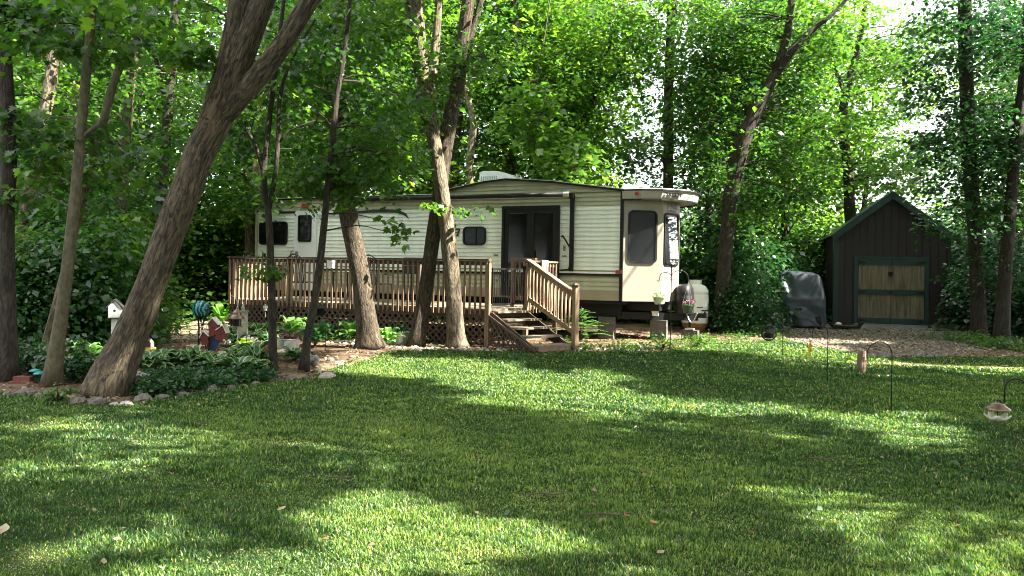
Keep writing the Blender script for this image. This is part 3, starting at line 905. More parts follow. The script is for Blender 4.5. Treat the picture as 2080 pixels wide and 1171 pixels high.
# gate post in deck coordinates
Gw = Vector((.31, 16.62, 0)) - DO
GX, GY = tc_ * Gw.x - ts_ * Gw.y, ts_ * Gw.x + tc_ * Gw.y
deck = thing("wooden_deck", "raised brown wooden deck with baluster railing and lattice skirt along the trailer", "deck", DO, YAW)
mb = MB()
nb = int(DL / .145)
for i in range(nb):
    x1 = -DL + i * .145
    mb.box((x1 + .07, DD / 2, FZ - .02), (.138, DD, .038))
mb.build("floor_boards", wood_grey, deck)
MB().prism([(-.01, .02), (GX, GY), (GX, DD), (-.01, DD)], (0, 0, FZ - .039), (1, 0, 0), (0, 1, 0), .038).build("floor_corner", wood_grey, deck)
mb = MB()
mb.box((-DL / 2, .02, FZ - .11), (DL, .04, .14)).box((-DL + .02, DD / 2, FZ - .11), (.04, DD - .09, .14))
mb.bar((.0, .0, FZ - .11), (GX, GY, FZ - .11), .04, .14)
mb.build("rim_joist", wood_brown, deck)
def rail(name, a, b, mat, mat2, n, post_a=True, post_b=True, z0=FZ - .12, z1=RZ, wide=.14):
    a, b = Vector(a), Vector(b)
    d = (b - a).normalized(); s = Vector((d.y, -d.x, 0))
    up = Vector((0, 0, 1))
    MB().bar(a + up * (z1 - .02), b + up * (z1 - .02), wide, .038).build("top_rail", mat, deck)
    MB().bar(a + up * (z1 - .09), b + up * (z1 - .09), .04, .088).build("sub_rail", mat, deck)
    mb = MB().box((0, 0, 0), (.038, .034, z1 - .06 - z0))
    # bevelled foot
    first = mb.build("baluster", mat2, deck)
    ang = math.atan2(d.y, d.x)
    L = (b - a).length
    for i in range(n):
        o = first if i == 0 else first.copy()
        if i: COL.objects.link(o)
        p = a + d * (L * (i + .5) / n) + s * .038
        o.location = (p.x, p.y, (z1 - .06 + z0) / 2)
        o.rotation_euler = (random.uniform(-.006, .006), random.uniform(-.008, .008), ang)
rail("front", (-DL, -.02, 0), (0, -.02, 0), wood_brown, wood_tan, 56)
rail("end", (-DL + .0, DD - .1, 0), (-DL + .0, 0, 0), wood_brown, wood_tan, 18)
rail("right", (GX, GY + .02, 0), (GX + .03, DD - .12, 0), wood_tan, wood_tan, 9)
for x in (-DL + .05, -DL * .75, -DL * .5, -DL * .25):
    MB().box((x, .09, (RZ - .06) / 2), (.09, .09, RZ - .06)).build("post", wood_brown, deck)
MB().box((-.03, -.04, RZ / 2 - .04), (.095, .095, RZ - .10)).build("post", wood_tan, deck)
MB().box((GX, GY, RZ / 2 - .03), (.095, .095, RZ - .06)).build("post", wood_tan, deck)
MB().box((GX + .03, DD - .1, RZ / 2 - .03), (.09, .09, RZ - .06)).build("post", wood_brown, deck)
# short railing by the sliding door
for x0, x1, y0, y1 in ((GX - .55, GX - .02, GY + .55, GY + .55),):
    MB().box(((x0 + x1) / 2, y0, RZ + .04), (x1 - x0 + .06, .12, .036)).build("top_rail", wood_tan, deck)
    MB().box(((x0 + x1) / 2, y0, FZ + .18), (x1 - x0, .04, .07)).build("bottom_rail", wood_tan, deck)
    for i in range(5):
        MB().box((x0 + (x1 - x0) * (i + .5) / 5, y0, FZ + .62), (.034, .034, .82)).build("baluster", wood_tan, deck)
    MB().box((x0, y0, FZ + .52), (.085, .085, 1.04)).build("post", wood_tan, deck)
def lattice(parent, poly, o, ax, name="lattice_panel", gap=.105, w=.036, th=.007, mat=lattice_m):
    """crossed slats clipped to a convex polygon in the plane (ax, z)"""
    mb = MB(); o = Vector(o); ax = Vector(ax).normalized(); up = Vector((0, 0, 1)); nz = ax.cross(up)
    for s, lay in ((1, 0), (-1, 1)):
        dirv = (1 / 2 ** .5, s / 2 ** .5); nv = (-dirv[1], dirv[0])
        ds = [p[0] * nv[0] + p[1] * nv[1] for p in poly]
        c = min(ds) + gap * .5
        while c < max(ds):
            ts = []
            for (x0, y0), (x1, y1) in zip(poly, poly[1:] + poly[:1]):
                d0 = x0 * nv[0] + y0 * nv[1] - c; d1 = x1 * nv[0] + y1 * nv[1] - c
                if d0 * d1 < 0:
                    t = d0 / (d0 - d1)
                    ts.append((x0 + (x1 - x0) * t) * dirv[0] + (y0 + (y1 - y0) * t) * dirv[1])
            if len(ts) == 2 and abs(ts[0] - ts[1]) > .05:
                t0, t1 = sorted(ts)
                P = [o + ax * (dirv[0] * t + nv[0] * c) + up * (dirv[1] * t + nv[1] * c) + nz * (lay * (th + .001)) for t in (t0, t1)]
                mb.bar(P[0], P[1], th, w, up=tuple(ax * nv[0] + up * nv[1]))
            c += gap
    return mb.build(name, mat, parent)
npan = 4
for i in range(npan):
    a, b = -DL + DL * i / npan, -DL + DL * (i + 1) / npan - .02
    lattice(deck, [(a, .03), (b, .03), (b, FZ - .17), (a, FZ - .17)], (0, .004, 0), (1, 0, 0))
lattice(deck, [(0, .03), (DD - .1, .03), (DD - .1, FZ - .17), (0, FZ - .17)], (-DL - .012, DD - .1, 0), (0, -1, 0))
# steps
gd = Vector((GX, GY, 0)); wid = gd.length; gd.normalize()
sdn = Vector((gd.y, -gd.x, 0))          # downhill direction in deck coordinates
srot = math.atan2(gd.y, gd.x)
st = thing("deck_steps", "five wooden steps with a sloping handrail leading down from the deck gate to the lawn", "steps", DO, YAW)
RUN = .315
for k in range(5):
    z = FZ - .04 - .15 * k
    c = gd * (wid / 2 + .02) + sdn * (.06 + RUN * k + .02)
    M = Matrix.Rotation(srot, 3, 'Z')
    MB().box((c.x, c.y, z - .02), (wid - .06 if k < 4 else wid + .02, RUN - .015, .038), M).build("tread", wood_grey, st)
    if k == 4:
        c2 = c + sdn * (RUN / 2 - .04)
        MB().box((c2.x, c2.y, z - .085), (wid - .1, .035, .09), M).build("riser", wood_tan, st)
for t, nm in ((.03, 0), (wid - .0, 1)):
    p0 = gd * t; p1 = gd * t + sdn * (RUN * 5)
    mb = MB().prism([(0, FZ - .34), (0, FZ - .07), (.1, FZ - .07), (RUN * 4.9, .06), (RUN * 4.9, 0), (RUN * 4.2, 0)], p0, sdn, (0, 0, 1), .035)
    mb.build("stringer", wood_brown, st)
E = gd * (wid + .05)
pz = 1.30
pb = E + sdn * (RUN * 5 - .08)
MB().box((pb.x, pb.y, pz / 2 + .01), (.105, .105, pz - .02), Matrix.Rotation(srot, 3, 'Z')).build("newel_post", wood_tan, st)
cap = MB().box((pb.x, pb.y, pz + .015), (.135, .135, .03)).lathe([(.085, .03), (.05, .06), (.02, .075)], 4, (pb.x, pb.y, pz)).build("post_cap", wood_brown, st)
hr0, hr1 = E + Vector((0, 0, RZ - .05)), pb + Vector((0, 0, 1.10))
MB().bar(hr0, hr1, .045, .10).bar(hr0 + Vector((0, 0, .062)), hr1 + Vector((0, 0, .062)), .12, .03).build("handrail", wood_tan, st)
lr0, lr1 = E + Vector((0, 0, FZ + .22)), pb + Vector((0, 0, .35))
MB().bar(lr0, lr1, .04, .09).build("lower_rail", wood_tan, st)
for i in range(13):
    t = (i + .6) / 13.2
    p, q = lr0.lerp(lr1, t), hr0.lerp(hr1, t)
    MB().box(((p.x), p.y, (p.z + q.z) / 2), (.034, .034, q.z - p.z), Matrix.Rotation(srot, 3, 'Z')).build("baluster", wood_tan, st)
sl_ = lattice(st, [(0, .03), (RUN * 4.9, .03), (RUN * 4.9, .06), (.05, FZ - .14), (0, FZ - .14)], sdn * 0 + Vector((-.035, -.03, 0)), sdn, name="lattice_panel")
MB().bar(Vector((-.04, -.04, FZ - .12)), Vector((-.04, -.04, .05)) + sdn * RUN * 4.9, .02, .05).build("lattice_trim", lattice_m, st)
# black gate between the posts
gate = thing("metal_gate", "black metal bar gate closing the deck at the top of the steps", "gate", dw_(0, 0), YAW)
ga, gb = gd * .06, gd * (wid - .06)
up = Vector((0, 0, 1))
MB().bar(ga + up * (FZ + .10), gb + up * (FZ + .10), .025, .035).bar(ga + up * (FZ + .84), gb + up * (FZ + .84), .025, .03).bar(ga + up * (FZ + .10), ga + up * (FZ + .86), .03, .03).bar(gb + up * (FZ + .10), gb + up * (FZ + .86), .03, .03).build("gate_frame", black_metal, gate)
for i in range(13):
    p = ga.lerp(gb, (i + 1) / 14)
    mb = MB().tube([p + up * (FZ + .11), p + up * (FZ + .83)], .008, 6)
    if i % 3 == 1: mb.lathe([(.008, 0), (.018, .05), (.008, .1)], 8, p + up * (FZ + .55))
    mb.build("gate_bar", black_metal, gate)
MB().box(gb + up * (FZ + .87), (.08, .05, .09)).build("latch", black_metal, gate)
# towel over the right hand railing
ty = GY + .62
mb = MB(); vs = []; nxx, nzz = 9, 15
for i in range(nxx):
    for j in range(nzz):
        s = -.33 + .72 * j / (nzz - 1)
        y = ty + .42 * i / (nxx - 1)
        wv = .012 * math.sin(i * 1.4) * min(1, abs(s) * 4)
        if s < -.08: p = (GX - .085 - wv + .01, y, RZ + .012 - (-s - .08))
        elif s > .08: p = (GX + .115 + wv, y, RZ + .012 - (s - .08) * 1.0)
        else: p = (GX + .015 + s * 1.2, y, RZ + .012)
        vs.append(p)
fs = [(i * nzz + j, (i + 1) * nzz + j, (i + 1) * nzz + j + 1, i * nzz + j + 1) for i in range(nxx - 1) for j in range(nzz - 1)]
tw_o = mb.add(vs, fs).build("towel", towel_m, None, smooth=True)
tw_o.location = DO; tw_o.rotation_euler = (0, 0, YAW)
md = tw_o.modifiers.new("s", 'SOLIDIFY'); md.thickness = .012; md.offset = 0
tag(tw_o, "grey towel draped over the deck railing beside the sliding door", "towel")
# patio furniture on the deck
def patio_chair(label, x, y, rz):
    t = thing("patio_chair", label, "chair", dw_(x, y, FZ), YAW + rz, "patio chairs on the deck")
    MB().box((0, 0, .43), (.52, .50, .035)).build("seat", furn_black, t)
    mb = MB()
    pts = [(-.27, .25, .42), (-.29, .30, .72), (-.24, .33, .98), (-.12, .345, 1.09), (0, .35, 1.12), (.12, .345, 1.09), (.24, .33, .98), (.29, .30, .72), (.27, .25, .42)]
    p, r = smooth_path(pts, [.018] * 9, .06)
    mb.tube(p, r, 6)
    mb.build("back_frame", furn_black, t)
    mb = MB()
    for i in range(9):
        xx = -.23 + .46 * i / 8
        zt = 1.10 - 1.6 * xx * xx - .03
        mb.bar((xx, .27, .44), (xx * 1.02, .345, zt), .022, .012)
    mb.build("back_slats", furn_black, t)
    for sx in (-1, 1):
        for sy in (-1, 1):
            MB().tube([(sx * .24, sy * .22, .42), (sx * .27, sy * .26, 0)], .017, 6).build("leg", furn_black, t)
        MB().tube([(sx * .28, .29, .68), (sx * .30, 0, .66), (sx * .29, -.24, .64), (sx * .26, -.25, .43)], .017, 6).build("armrest", furn_black, t)
    return t
def dxy(px, y):
    """deck x for a photo column at deck depth y"""
    k = (px - 1040.0) / F
    # X = DO.x + tc*x + ts*y ; Y = DO.y - ts*x + tc*y
    return (k * (DO.y + tc_ * y) - DO.x - ts_ * y) / (tc_ + k * ts_)
patio_chair("black slat back patio chair in front of the white trailer door", dxy(617, 1.0), 1.0, R(178))
patio_chair("black patio chair beside the table, nearer the sliding door", dxy(768, 1.2), 1.2, R(172))
tb = thing("patio_table", "round patio table behind the deck railing between the black chairs", "table", dw_(dxy(712, 1.3), 1.3, FZ), YAW)
MB().lathe([(.50, .70), (.52, .715), (.50, .73)], 24).build("table_top", galv, tb)
for k in range(4):
    a = R(45 + 90 * k)
    MB().tube([(.40 * math.cos(a), .40 * math.sin(a), .70), (.43 * math.cos(a), .43 * math.sin(a), 0)], .02, 6).build("leg", furn_black, tb)
gr = thing("barbecue_grill", "black barbecue grill on the deck between the leaning trunks and trailer wall", "grill", dw_(dxy(848, 1.9), 1.9, FZ), YAW)
MB().box((0, 0, .78), (.62, .42, .20)).build("firebox", furn_black, gr)
MB().prism([(-.20, 0), (.20, 0), (.20, .10), (.12, .20), (-.12, .20), (-.20, .10)], (-.31, 0, .885), (0, 1, 0), (0, 0, 1), .62).build("lid", furn_black, gr)
for sx in (-1, 1):
    for sy in (-1, 1):
        MB().box((sx * .27, sy * .17, .34), (.035, .035, .68)).build("leg", furn_black, gr)
x = dxy(677, -.07)
hb = thing("hanging_box", "small white box hung on the outside of the deck railing by the thin leaning trunk", "box", dw_(x, -.15, 1.58), YAW)
MB().box((0, 0, .09), (.15, .10, .17)).build("body", white_paint, hb)
MB().bar((0, 0, .175), (0, .08, .20), .02, .01).build("hanger", galv, hb)

# ------------------------------------------------------------------ shed
SH = gnd(1692, 660); SH.z = 0
SYAW = R(-17)
sh = thing("storage_shed", "tall dark brown metal shed with green trim and weathered plywood doors", "shed", SH, SYAW)
SW, SD, SE, SP = 3.42, 3.6, 2.98, 4.32
MB().prism([(0, 0), (SW, 0), (SW, SE), (SW / 2, SP), (0, SE)], (0, SD, 0), (1, 0, 0), (0, 0, 1), SD).build("wall", shed_wall_m, sh)
mb = MB()
slope = (SP - SE) / (SW / 2)
x = .12
while x < SW - .05:
    zt = SE + slope * min(x, SW - x) - .10
    z0 = 2.30 if .60 < x < 2.80 else .02
    mb.box((x, -.010, (z0 + zt) / 2), (.028, .02, zt - z0)); x += .228
y = .2
while y < SD:
    mb.box((-.010, y, SE / 2), (.02, .028, SE - .06)); y += .228
mb.build("wall_ribs", shed_wall_m, sh)
for s in (0, 1):
    a = Vector((-.10, 0, SE - .10 * slope)) if s == 0 else Vector((SW + .10, 0, SE - .10 * slope))
    b = Vector((SW / 2, 0, SP))
    mb = MB()
    y0, y1 = -.12, SD + .1
    nrm = Vector((-slope, 0, 1)).normalized() if s == 0 else Vector((slope, 0, 1)).normalized()
    q = [a + nrm * .005, b + nrm * .005, b + nrm * .045, a + nrm * .045]
    mb.add([(p.x, y0, p.z) for p in q] + [(p.x, y1, p.z) for p in q], [(0, 1, 2, 3), (7, 6, 5, 4), (0, 4, 5, 1), (2, 6, 7, 3), (1, 5, 6, 2), (3, 7, 4, 0)])
    mb.build("roof", shed_green, sh)
    MB().bar(Vector((a.x, -.135, a.z)) - nrm * .06, Vector((b.x, -.135, b.z)) - nrm * .06, .03, .19).build("rake_board", shed_green, sh)
MB().box((.07, -.018, SE / 2 - .02), (.15, .03, SE - .06)).build("corner_board", shed_green, sh)
MB().box((-.012, .07, SE / 2 - .02), (.02, .14, SE - .06)).build("corner_board", shed_green, sh)
MB().box((SW - .05, -.018, SE / 2 - .02), (.08, .03, SE - .06)).build("corner_board", shed_wall_m, sh)
dx0, dx1, dz0, dz1 = .74, 2.68, .10, 2.16
for x in (dx0 - .07, dx1 + .07):
    MB().box((x, -.03, (dz1) / 2 + .06), (.12, .05, dz1 + .08)).build("door_jamb", shed_green, sh)
MB().box(((dx0 + dx1) / 2, -.03, dz1 + .055), (dx1 - dx0 + .02, .05, .09)).build("door_header", shed_green, sh)
hw_ = (dx1 - dx0) / 2 - .006
for s in (0, 1):
    cx = dx0 + hw_ / 2 + .003 if s == 0 else dx1 - hw_ / 2 - .003
    d = MB().box((cx, -.025, (dz0 + dz1) / 2), (hw_, .04, dz1 - dz0)).build("door", plywood, sh)
    for z, h in ((dz1 - .085, .16), ((dz0 + dz1) / 2 - .02, .17), (dz0 + .085, .17)):
        MB().box((cx, -.056, z), (hw_ - .004, .022, h)).build("door_rail", shed_green, d)
        ex = dx0 + .02 if s == 0 else dx1 - .02
        MB().prism([(0, -.04), ((.22 if s == 0 else -.22), -.008), ((.22 if s == 0 else -.22), .008), (0, .04)], (ex, -.068, z), (1, 0, 0), (0, 0, 1), .008).build("hinge", black_metal, d)
MB().box(((dx0 + dx1) / 2 - .02, -.06, 1.72), (.13, .03, .10)).build("hasp", black_metal, sh)
MB().box(((dx0 + dx1) / 2 - .02, -.085, 1.67), (.055, .03, .07)).build("padlock", black_metal, sh)
MB().box(((dx0 + dx1) / 2 - .02, -.075, 1.12), (.08, .03, .06)).build("latch", black_metal, sh)
MB().box((SW - .45, -.02, 1.45), (.05, .03, .09)).build("outlet", decal_grey, sh)
def sw(x, y, z=0):
    c, s = math.cos(SYAW), math.sin(SYAW)
    return SH + Vector((c * x - s * y, s * x + c * y, z))
rp_ = MB().prism([(0, 0), (0, .085), (-1.25, .012), (-1.25, 0)], (.62, -.03, 0), (0, 1, 0), (0, 0, 1), 2.55).build("concrete_ramp", ramp_m)
rp_.location = SH; rp_.rotation_euler = (0, 0, SYAW)
tag(rp_, "low grey concrete ramp in front of the shed doors", "ramp")
# timber edging right of the ramp
te = MB().box((0, 0, .07), (1.9, .16, .14)).build("edging_timber", wood_brown); te.location = sw(3.75, -1.0); te.rotation_euler = (0, 0, SYAW - .55)
tag(te, "brown landscape timber edging the gravel at the shed corner", "timber")

# ------------------------------------------------------------------ covered machine beside the shed
cv = thing("covered_cart", "lawn machine hidden under a grey fabric cover between the bush and shed", "covered cart", at(1622, 663, 23.6) * 1, R(-14))
cv.location.z = 0
vs, fs, n, nl = [], [], 96, 30
def cover_prof(z):
    """half width, front depth, back depth at height z"""
    zs = [0, .25, .80, .92, 1.0, 1.35, 1.58, 1.68, 1.72]
    return (np.interp(z, zs, [.73, .76, .74, .73, .72, .66, .60, .54, .40]), np.interp(z, zs, [.66, .64, .63, .66, .60, .44, .34, .28, .20]), np.interp(z, zs, [.60, .60, .58, .57, .56, .52, .46, .40, .30]))
for li in range(nl + 1):
    z = 1.72 * li / nl
    hx, hf, hb = cover_prof(z)
    for k in range(n):
        a = 2 * math.pi * k / n
        c, s = math.cos(a), math.sin(a)
        x = hx * math.copysign(abs(c) ** .5, c)
        y = (hf if s < 0 else hb) * math.copysign(abs(s) ** .5, s)
        low = max(0.0, 1 - z / .92)
        if s < 0:
            fr_ = min(1.0, -s * 1.6)
            # folds fanning out below the ridge from its left corner
            an = math.atan2(.95 - z, x + .62)
            y -= fr_ * low ** .7 * .075 * math.sin(an * 9.0 + .4) * min(1, math.hypot(.95 - z, x + .62) * 1.6)
            y -= fr_ * .10 * math.exp(-(((x - .05) * .85 - (.52 - z)) / .07) ** 2) * min(1, low * 2.2)
            # sagging cloth on the sloping upper front
            if z > .92:
                y += fr_ * .09 * math.exp(-((x + .30 + (z - 1.2) * .35) / .13) ** 2)
                y += fr_ * .07 * math.exp(-((x - .30 - (z - 1.2) * .5) / .12) ** 2)
                y -= fr_ * .014 * math.sin(6 * x + 9 * z)
        x += .006 * math.sin(9 * z + 3 * a) + low * .02 * math.sin(6 * a + 1)
        zz = z + (.07 * math.sin(4 * a + .5) + .05 if li == 0 else 0) + (.03 * (-c) * max(0, z - 1.2) / .5) + .008 * math.sin(5 * a) * (z / 1.7)
        vs.append((x, y, max(.02, zz)))
for i in range(nl):
    for k in range(n):
        fs.append((i * n + k, i * n + (k + 1) % n, (i + 1) * n + (k + 1) % n, (i + 1) * n + k))
fs.append(tuple(nl * n + k for k in range(n)))
co = MB().add(vs, fs).build("cover", tarp_m, cv, smooth=True)
for sx in (-.5, .5):
    MB().tube([(sx - .07, -.48, .2), (sx + .07, -.48, .2)], .2, 16).build("wheel", black_frame, cv)
# low trough left of the ramp
tg = thing("garden_trough", "low dark trough on a stump with a white scrap, at the shed's left corner", "trough", at(1716, 672, 23.0) * 1, SYAW)
tg.location.z = 0
MB().prism([(-.45, .20), (-.38, .06), (.38, .06), (.5, .24), (.42, .24), (.34, .12), (-.34, .12), (-.38, .2)], (0, .2, 0), (1, 0, 0), (0, 0, 1), .45).build("basin", black_frame, tg)
MB().lathe([(.11, 0), (.10, .06)], 10).build("stump", bark_dark, tg)
MB().ball((-.18, -.02, .17), .09, 8, .6).build("white_scrap", white_paint, tg)

# white tank behind the nose
tk = thing("propane_tank", "tall white upright gas tank with rusty bottom behind the trailer hitch", "gas tank", at(1411, 660, 21.3) * 1)
tk.location.z = 0
MB().lathe([(.20, .07), (.32, .13), (.355, .25), (.36, .32), (.36, 1.02), (.352, 1.03), (.352, 1.04), (.36, 1.05), (.35, 1.14), (.29, 1.25), (.20, 1.30), (.10, 1.32)], 28).build("tank_body", tank_white, tk, smooth=True)
MB().lathe([(.27, 0), (.28, .09), (.33, .135), (.352, .22), (.3605, .24), (.35, .25)], 28).build("foot_ring", rust_m, tk)
mb = MB()
for k in range(10):
    a0, a1 = 2 * math.pi * k / 12, 2 * math.pi * (k + 1) / 12
    mb.add([(.17 * math.cos(a), .17 * math.sin(a), z) for z in (1.27, 1.43) for a in (a0, a1)], [(0, 1, 3, 2)])
mb.build("collar", tank_white, tk)
MB().box((.05, -.362, .68), (.17, .012, .025)).build("tank_label", decal, tk)

# ------------------------------------------------------------------ shepherd hooks and what hangs on them
def arc(base, zs, rad, side=-1, drop=.12, n=10):
    pts = [(0, 0, 0), (0, 0, zs * .5), (0, 0, zs)]
    for i in range(1, n + 1):
        a = math.pi * i / n
        pts.append((side * rad * (1 - math.cos(a)), 0, zs + rad * math.sin(a)))
    pts.append((side * 2 * rad, 0, zs - drop))
    pts.append((side * (2 * rad + .02), 0, zs - drop - .02))
    pts.append((side * (2 * rad + .04), 0, zs - drop + .01))
    return [Vector(p) for p in pts]
def hook(label, base, zs, rad, side=-1, drop=.10, mat=black_metal):
    t = thing("shepherd_hook", label, "garden hook", base, 0, "garden hooks standing on the lawn")
    MB().tube(arc(base, zs, rad, side, drop), .0065, 7).build("hook_rod", mat, t, smooth=True)
    MB().tube([(0, 0, .05), (.05, 0, .05), (.055, 0, 0)], .0055, 6).build("ground_prong", mat, t)
    return Vector(base) + Vector((side * 2 * rad, 0, zs - drop))
h1 = hook("thin dark hook nearest the covered cart holding a round wire feeder", gnd(1589, 725), .76, .135)
fd = thing("round_feeder", "black round wire ring feeder hanging in front of the bush", "bird feeder", h1 + Vector((.0, 0, -.20)))
mb = MB()
ringp = [(.145 * math.cos(2 * math.pi * i / 24), 0, .145 * math.sin(2 * math.pi * i / 24)) for i in range(25)]
mb.tube(ringp, .013, 6, cap=False)
mb.build("ring", black_metal, fd)
mb = MB()
for i in range(-5, 6):
    w_ = math.sqrt(max(0, .14 ** 2 - (i * .024) ** 2))
    mb.tube([(i * .024, .01, -w_), (i * .024, .01, w_)], .0035, 4).tube([(-w_, -.01, i * .024), (w_, -.01, i * .024)], .0035, 4)
mb.lathe([(.01, -.11), (.09, -.09), (.10, 0), (.05, .02)], 12)
mb.build("wire_mesh", black_metal, fd)
MB().tube([(0, 0, .15), (0, 0, .22)], .004, 5).build("hanger", black_metal, fd)
h2 = hook("dark arched hook on the lawn holding the yellow spinner", gnd(1680, 778), .735, .118)
sp_ = thing("wind_spinner", "yellow twisted wind spinner hanging over the grass in front of the gravel", "wind spinner", h2 + Vector((-.03, 0, -.30)))
vs, fs = [], []
for i in range(21):
    z = .29 - .24 * i / 20; a = i * .5; w_ = .032 * math.sin(math.pi * (i + 1.5) / 23)
    vs += [(-w_ * math.cos(a), -w_ * math.sin(a), z), (w_ * math.cos(a), w_ * math.sin(a), z)]
    if i: fs.append((2 * i - 2, 2 * i - 1, 2 * i + 1, 2 * i))
o = MB().add(vs, fs).build("ribbon", yellow_plastic, sp_, fixn=False)
md = o.modifiers.new("s", 'SOLIDIFY'); md.thickness = .006
MB().tube([(0, 0, .04), (0, 0, .31)], .004, 5).build("rod", yellow_plastic, sp_)
h3 = hook("tall arched black hook in mid lawn holding a log", gnd(1810, 843), .70, .145)
lg = thing("bark_log_feeder", "rough brown bark log hanging from the arched hook", "log feeder", h3 + Vector((-.06, 0, -.11)), R(10))
mb = MB()
p = [(.02, 0, 0), (-.005, 0, .06), (0, 0, .15), (.012, .0, .25)]
trunk_tube(mb, p, [.032, .045, .05, .035], 12, 0, .16, .03)
mb.build("log", bark_log, lg)
MB().tube([(.02, 0, .24), (.07, 0, .18), (.06, 0, .28)], .004, 5).build("hanger", black_metal, lg)
p4 = gnd(2082, 962)
h4 = hook("black arched hook at the lawn's right edge holding a dome roofed feeder", p4, .69, .09, drop=.10)
df = thing("dome_feeder", "bird feeder with a bronze dome roof above a white petal dish", "bird feeder", h4 + Vector((-.055, 0, -.175)))
MB().lathe([(.112, .125), (.115, .13), (.098, .148), (.065, .165), (.062, .178), (.03, .19), (.008, .195)], 28).build("dome_roof", copper_m, df, smooth=True)
MB().tube([(0, 0, .0), (0, 0, .225)], .0045, 6).build("hanger", black_metal, df)
df.scale = (.85, .85, .85)
for k in range(5):
    a = 2 * math.pi * k / 5 + .35
    vs, fs = [], []
    for i in range(7):
        t = i / 6; w_ = .045 * math.sin(math.pi * (t * .85 + .1)) ** .8
        r_ = .02 + .10 * t; z = .012 + .06 * t * t
        for s in (-1, 0, 1):
            vs.append((r_ * math.cos(a) - s * w_ * math.sin(a), r_ * math.sin(a) + s * w_ * math.cos(a), z + (0.014 if s else 0)))
    for i in range(6):
        for s in range(2):
            fs.append((3 * i + s, 3 * i + s + 1, 3 * i + s + 4, 3 * i + s + 3))
    o = MB().add(vs, fs).build("dish_petal", petal_white, df, smooth=True, fixn=False)
    md = o.modifiers.new("s", 'SOLIDIFY'); md.thickness = .005
MB().lathe([(.004, -.01), (.03, .0), (.032, .015)], 14).build("dish_cup", copper_m, df)
tgx = gnd(2070, 958)
MB_ = MB().tube([(0, 0, 0), (-.005, 0, .14), (-.02, .01, .25), (-.035, .01, .33)], .004, 5).tube([(-.012, 0, .2), (.0, .0, .27)], .003, 4)
o = tag(MB_.build("bare_twig", bark_pale), "thin bare twig standing in the grass under the arched hook at the lawn edge", "twig"); o.location = tgx
# double hook with two baskets at the trailer nose
hp = gnd(1361, 712)
dh = thing("double_hook", "tall black double hook with a small bird finial in front of the trailer nose", "garden hook", hp)
zs = 1.52
mb = MB().tube([(0, 0, 0), (0, 0, zs + .24)], .011, 8)
mb.build("pole", black_metal, dh)
for s, rr in ((1, .175), (-1, .12)):
    pts = [Vector((0, 0, zs - .15))]
    for i in range(0, 11):
        a = math.pi * i / 10
        pts.append(Vector((s * rr * (1 - math.cos(a)), 0, zs + .0 + rr * .8 * math.sin(a))))
    pts += [Vector((s * (2 * rr), 0, zs - .06)), Vector((s * (2 * rr + .03), 0, zs - .09)), Vector((s * (2 * rr + .05), 0, zs - .06))]
    MB().tube(pts, .008, 6).build("hook_arm", black_metal, dh, smooth=True)
mb = MB().ball((0, 0, zs + .24), .028, 8, .8)
mb.add([(0, .0, zs + .24), (.07, 0, zs + .28), (.06, 0, zs + .22)], [(0, 1, 2)]).add([(0, 0, zs + .25), (-.06, 0, zs + .26), (-.03, 0, zs + .22)], [(0, 1, 2)])
mb.build("finial", black_metal, dh)
def flower_basket(label, pos, potm, w, h, flower, hang):
    t = thing("hanging_basket", label, "hanging basket", pos, 0, "hanging baskets at the trailer nose")
    MB().lathe([(w * .32, 0), (w * .40, .02), (w * .46, h * .6), (w * .5, h * .85), (w * .53, h * .86), (w * .53, h), (w * .46, h)], 18).build("pot", potm, t, smooth=False)
    V, Fq, r = leaf_arrays([(0, 0, h + .02)] * 2, w * .42, 34, .045, flat=.45, droop=.3, tone=[.3, .7])
    np_mesh("foliage", V, Fq, leaf_mid, r, t)
    if flower is not None:
        V, Fq, r = leaf_arrays([(w * random.uniform(-.4, .4), w * random.uniform(-.4, .1), h + .09 + random.uniform(-.03, .04)) for _ in range(9)], .03, 7, .035, flat=.5, upbias=.4)
        np_mesh("blossoms", V, Fq, flower, r, t)
    mb = MB()
    for k in range(3):
        a = 2 * math.pi * k / 3 + .5
        mb.tube([(w * .5 * math.cos(a), w * .5 * math.sin(a), h), (0, 0, hang)], .003, 4)
    mb.build("hanger_wires", galv, t)
flower_basket("pale green pot of sparse plants hanging before the trailer nose", hp + Vector((-.24, 0, .95)), pot_pale, .26, .16, None, .52)
flower_basket("dark green basket with pink flowers hanging before the black tank cover", hp + Vector((.36, 0, .78)), pot_dark, .25, .17, flower_m, .66)

